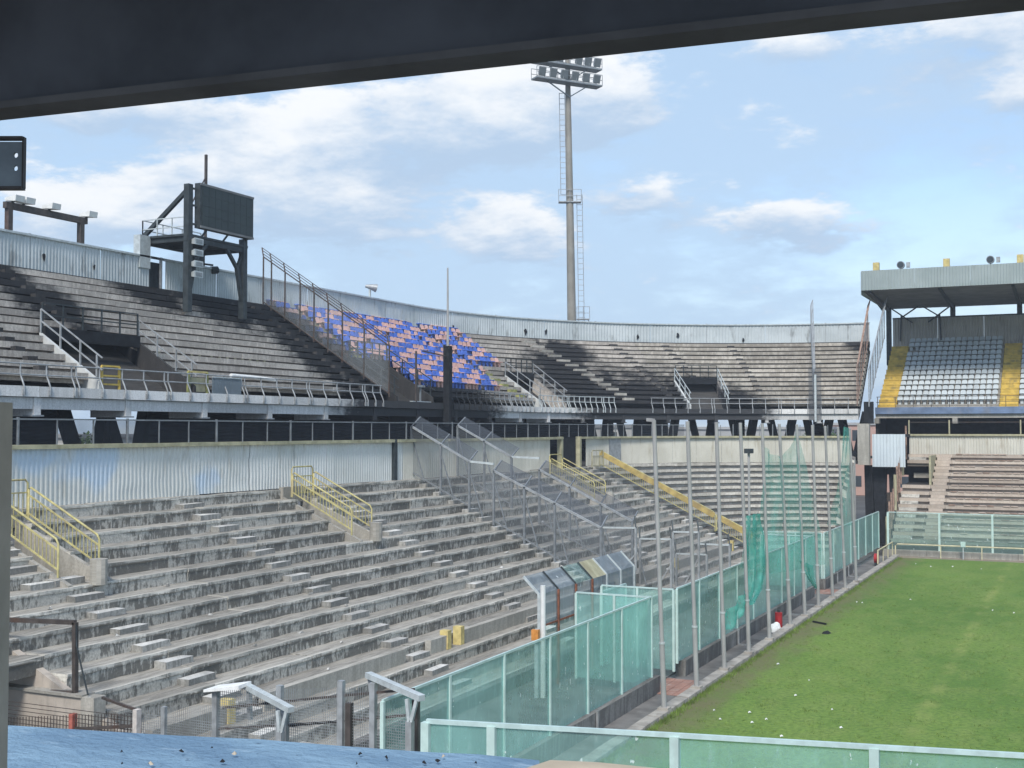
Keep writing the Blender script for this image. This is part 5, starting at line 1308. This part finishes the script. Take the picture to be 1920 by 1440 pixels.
for i in range(14):
    u = random.uniform(40, 900); v = random.uniform(1366 + .061 * u + 4, 1436)
    p_ = atZ(u, v, zl + .008); s = random.uniform(.004, .013); a_ = random.uniform(0, 6.3)
    mb = MB(); pts = [p_ + Vector((s * math.cos(a_ + k * 1.26) * random.uniform(.5, 1.5), s * .7 * math.sin(a_ + k * 1.26) * random.uniform(.5, 1.4), random.uniform(0, .008))) for k in range(5)]
    for k in range(5): mb.face([pts[k], pts[(k + 1) % 5], p_ + Vector((0, 0, .012))])
    pale = i % 6 == 0
    tag(mb.build('paint_flake' if pale else 'debris_chip', 'cream_slab' if pale else 'char_shade'), 'pale curled paint flake lying on the blue ledge' if pale else 'small dark chip of debris lying on the blue ledge', 'flake' if pale else 'debris', 'paint flakes on the ledge' if pale else 'dark debris on the ledge')
zs = EYE - 1.0
pts = [atZ(968, 1446, zs), atZ(1032, 1425, zs), atZ(1120, 1429, zs), atZ(1330, 1450, zs), atZ(1330, 1560, zs), atZ(968, 1560, zs)]
mb = MB(); mb.face(pts)
for k in range(6): mb.face([pts[k], pts[(k + 1) % 6], pts[(k + 1) % 6] - Vector((0, 0, .35)), pts[k] - Vector((0, 0, .35))])
tag(mb.build('cream_block', 'cream_slab'), 'cream plastered block at the bottom edge right of the blue ledge', 'block')
# post at the left edge
t = thing('door_post', 'beige weathered post at the left edge of the picture', 'post', (-1.2, 2.1, EYE - 1))
a = atD(24, 755, 2.42); rt = _R
for (s0, s1, m, dd) in ((-.012, 0, 'post_beige', .0), (-.016, -.012, 'brown_steel', .006), (-.14, -.016, 'post_beige', .0)):
    fw_ = Vector((_F.x, _F.y, 0)).normalized(); A = Vector((a.x, a.y, 0)) + fw_ * dd
    lo_ = [A + rt * s0 - fw_ * .1, A + rt * s1 - fw_ * .1, A + rt * s1, A + rt * s0]
    MB().hexa([p_ + Vector((0, 0, EYE - 2)) for p_ in lo_], [p_ + Vector((0, 0, a.z)) for p_ in lo_]).build('post_face' if m == 'post_beige' else 'groove', m, t)
# main stand roof edge: seen beam, plus an unseen deck shaped for the light
t = thing('main_stand_roof', 'dark roof edge beam of the main stand across the top of the picture', 'roof', (0, 8, 12))
zb_ = 10.4
A, B = atZ(0, 226, zb_), atZ(1920, 20, zb_); dd = (B - A).normalized(); nb_ = Vector((dd.y, -dd.x, 0))     # nb_ points back to the camera
if nb_.y > 0: nb_ = -nb_
A = A - dd * 25; B = B + dd * 25
def beam(o0, o1, z0, z1, nm, m):
    lo_ = [A + nb_ * o0, B + nb_ * o0, B + nb_ * o1, A + nb_ * o1]
    for p_ in lo_: p_.z = z0
    hi_ = [Vector((p_.x, p_.y, z1)) for p_ in lo_]
    return MB().hexa(lo_, hi_).build(nm, m, t)
beam(0, .17, zb_, zb_ + .032, 'bottom_flange', 'beam_lip')
beam(.012, .14, zb_ + .035, zb_ + .85, 'edge_beam', 'roof_beam')
beam(-.03, 2.6, zb_ + .85, zb_ + 1.0, 'unseen_shade_deck', 'roof_beam')  # unseen deck, kept shallow so sun lands on the ledge while the beam stays shaded
# punched steel channel hanging at the left edge
t = thing('punched_channel', 'end of a dark steel channel with punched holes at the left edge', 'steel channel', tuple(atD(0, 300, 5.2)))
O = atD(47, 258, 5.2); ex = -_R; ez = Vector((0, 0, -1)); ey = Vector((_F.x, _F.y, 0)).normalized(); sc = 5.2 / FPX
def ch(x, z, d=0.): return O + ex * (x * sc) + ez * (z * sc) + ey * d
def plate(x0, z0, x1, z1, d=0., th=.012): return [ch(x0, z0, d), ch(x1, z0, d), ch(x1, z1, d), ch(x0, z1, d)], [ch(x0, z0, d + th), ch(x1, z0, d + th), ch(x1, z1, d + th), ch(x0, z1, d + th)]
def holed(mb, x0, z0, x1, z1, cx, cz, r):
    n = 12; o_ = []; i_ = []
    for k in range(n):
        a_ = 2 * math.pi * (k + .5) / n; cx_, sx_ = math.cos(a_), math.sin(a_)
        i_.append((cx + r * .85 * cx_, cz + r * sx_))
        m_ = max(abs(cx_) / ((x1 - cx) if cx_ > 0 else (cx - x0)), abs(sx_) / ((z1 - cz) if sx_ > 0 else (cz - z0)))
        o_.append((cx + cx_ / m_, cz + sx_ / m_))
    for k in range(n):
        k2 = (k + 1) % n
        mb.face([ch(*o_[k]), ch(*o_[k2]), ch(*i_[k2]), ch(*i_[k])]); mb.face([ch(*i_[k]), ch(*i_[k2]), ch(*i_[k2], .012), ch(*i_[k], .012)])
    for (xx, zz) in ((x0, z0), (x1, z0), (x1, z1), (x0, z1)):
        pass
    # corner fillers
    for (xx, zz) in ((x1, z1), (x0, z1), (x0, z0), (x1, z0)):
        near2 = sorted(o_, key=lambda p: (p[0] - xx) ** 2 + (p[1] - zz) ** 2)[:2]; mb.face([ch(*near2[0]), ch(xx, zz), ch(*near2[1])])
mb = MB(); holed(mb, 4, 8, 30, 45, 17, 33, 5); holed(mb, 4, 45, 30, 72, 17, 58, 5)
mb.hexa(*plate(4, 72, 30, 96)); mb.hexa(*plate(30, 8, 160, 96)); mb.hexa(*plate(0, 0, 4, 96))
mb.build('web', 'channel_steel', t)
for z in (0, 94):
    lo_ = [ch(0, z, -.03), ch(160, z, -.03), ch(160, z, .012), ch(0, z, .012)]
    MB().hexa(lo_, [p_ + ez * .012 for p_ in lo_]).build('flange', 'brown_steel', t)
lo_ = [ch(-1, 0, -.02), ch(2, 0, -.02), ch(2, 96, -.02), ch(-1, 96, -.02)]
MB().hexa(lo_, [p_ + ey * .03 for p_ in lo_]).build('end_lip', 'brown_steel', t)

# ================================================================== BEYOND THE STADIUM (seen through the gaps)
def house(label, x, y_, w, d, h, mat, floors=2, rot=0):
    t = thing('house', label, 'house', (x, y_, 0))
    MB().box((x - w / 2, y_ - d / 2, -.2), (x + w / 2, y_ + d / 2, h)).build('wall', mat, t)
    MB().box((x - w / 2 - .2, y_ - d / 2 - .2, h), (x + w / 2 + .2, y_ + d / 2 + .2, h + .35)).build('roof', 'house_grey', t)
    for f in range(floors):
        for k in range(int(w / 3.2)):
            xx = x - w / 2 + 1.2 + k * 3.2; zz = 1 + f * h / floors
            MB().box((xx, y_ - d / 2 - .03, zz), (xx + 1.2, y_ - d / 2 - .003, zz + 1.5)).build('window', 'window_dark', t)
        for k in range(int(d / 3.2)):
            yy = y_ - d / 2 + 1 + k * 3.2; zz = 1 + f * h / floors
            MB().box((x + w / 2 + .003, yy, zz), (x + w / 2 + .03, yy + 1.2, zz + 1.5)).build('window', 'window_dark', t)
house('white house glimpsed through the opening under the left upper tier', -92, 92, 16, 14, 8.2, 'house_white')
house('white house seen through the gaps under the far curve', -62, 158, 18, 12, 9.2, 'house_white', 3)
house('grey shed seen through the gaps under the far curve', -42, 172, 22, 14, 9.0, 'house_grey', 2)
house('pink house seen through the gaps at the right of the far curve', -26, 182, 16, 12, 9.6, 'house_pink', 3)
def tree(label, x, y_, h, r, seed):
    rnd = random.Random(seed)
    t = thing('tree', label, 'tree', (x, y_, 0))
    mb = MB().tube([(x, y_, -.2), (x + .1, y_, h * .3), (x, y_ + .1, h * .6)], .28, 8, .12)
    for k in range(6):
        a_ = k * 1.05 + rnd.random(); mb.tube([(x, y_, h * (.3 + .04 * k)), (x + r * .6 * math.cos(a_), y_ + r * .6 * math.sin(a_), h * (.55 + .06 * k))], .09, 6, .03)
    mb.build('trunk', 'trunk', t)
    mb = MB()
    for c in range(26):
        while True:
            v = Vector((rnd.uniform(-1, 1), rnd.uniform(-1, 1), rnd.uniform(-1, 1)))
            if v.length < 1: break
        cc = Vector((x, y_, h * .66)) + Vector((v.x * r, v.y * r, v.z * h * .3)); cr = rnd.uniform(.5, 1.0) * r * .4
        for k in range(110):
            d = Vector((rnd.gauss(0, 1), rnd.gauss(0, 1), rnd.gauss(0, 1))).normalized() * cr * rnd.uniform(.6, 1.05); p_ = cc + d
            a_ = Vector((rnd.gauss(0, 1), rnd.gauss(0, 1), rnd.gauss(0, 1))).normalized(); b_ = a_.orthogonal().normalized(); s = .16
            mb.face([p_ - a_ * s, p_ + b_ * s * .6, p_ + a_ * s, p_ - b_ * s * .6])
    mb.build('crown', 'leaf', t)
tree('green tree glimpsed through the opening under the left upper tier', -72, 74, 8.0, 3.2, 1)
tree('smaller green tree beside the white house behind the left upper tier', -76, 84, 7.2, 2.8, 2)
tree('green tree seen through the gaps under the far curve', -50, 146, 9.6, 3.6, 3)
tree('green tree beside the grey shed behind the far curve', -30, 158, 9.4, 3.2, 4)

# thin hazy air over the whole place
tag(MB().box((-705, -305, -1.4), (705, 1205, 50)).build('haze', 'haze_air'), kind='stuff')

# fragments of broken concrete lying on the lower rows
for i in range(28):
    j = random.randint(2, 12); q = random.uniform(24.5, 66); x0 = lx(j) - random.uniform(.08, .6); z0 = lz(j) + .012; r_ = random.uniform(.05, .14)
    a_ = random.uniform(0, 6.3); lo_ = [(x0 + r_ * math.cos(a_ + k * 1.57) * random.uniform(.6, 1.2), q + 1.5 * r_ * math.sin(a_ + k * 1.57) * random.uniform(.6, 1.2), z0) for k in range(4)]
    hi_ = [(x_ * .6 + x0 * .4, y_ * .6 + q * .4, z0 + random.uniform(.02, .08)) for x_, y_, _z in lo_]
    tag(MB().hexa(lo_, hi_).build('concrete_fragment', 'conc_block'), 'small pale fragment of broken concrete lying on a lower tier step', 'rubble', 'concrete fragments on the lower steps')

# blades of taller grass: a ragged edge along the kerb and loose tufts over the near half of the pitch
rg = random.Random(11); mb = MB()
def blade(x, y_, h, w):
    a_ = rg.uniform(0, 6.28); dx, dy = math.cos(a_) * w, math.sin(a_) * w; lx_, ly_ = rg.gauss(0, h * .45), rg.gauss(0, h * .45)
    b = len(mb.v); mb.v += [Vector((x - dx, y_ - dy, -.005)), Vector((x + dx, y_ + dy, -.005)), Vector((x + lx_, y_ + ly_, h))]
    mb.f.append([b, b + 1, b + 2]); mb.uv.append([(0, 0)] * 3)
for i in range(9000):
    y_ = 30 + 59.5 * rg.random() ** 1.3; blade(-11.99 + abs(rg.gauss(0, .13)), y_, rg.uniform(.04, .16), .012)
for c in range(2600):
    y_ = 30 + 50 * rg.random() ** 1.5; x = rg.uniform(-11.8, 2)
    for k in range(9): blade(x + rg.gauss(0, .09), y_ + rg.gauss(0, .09), rg.uniform(.03, .075), .010)
tag(mb.build('grass_tufts', 'grass_blade'), 'taller tufts of grass on the pitch and along the kerb', 'grass', kind='stuff')
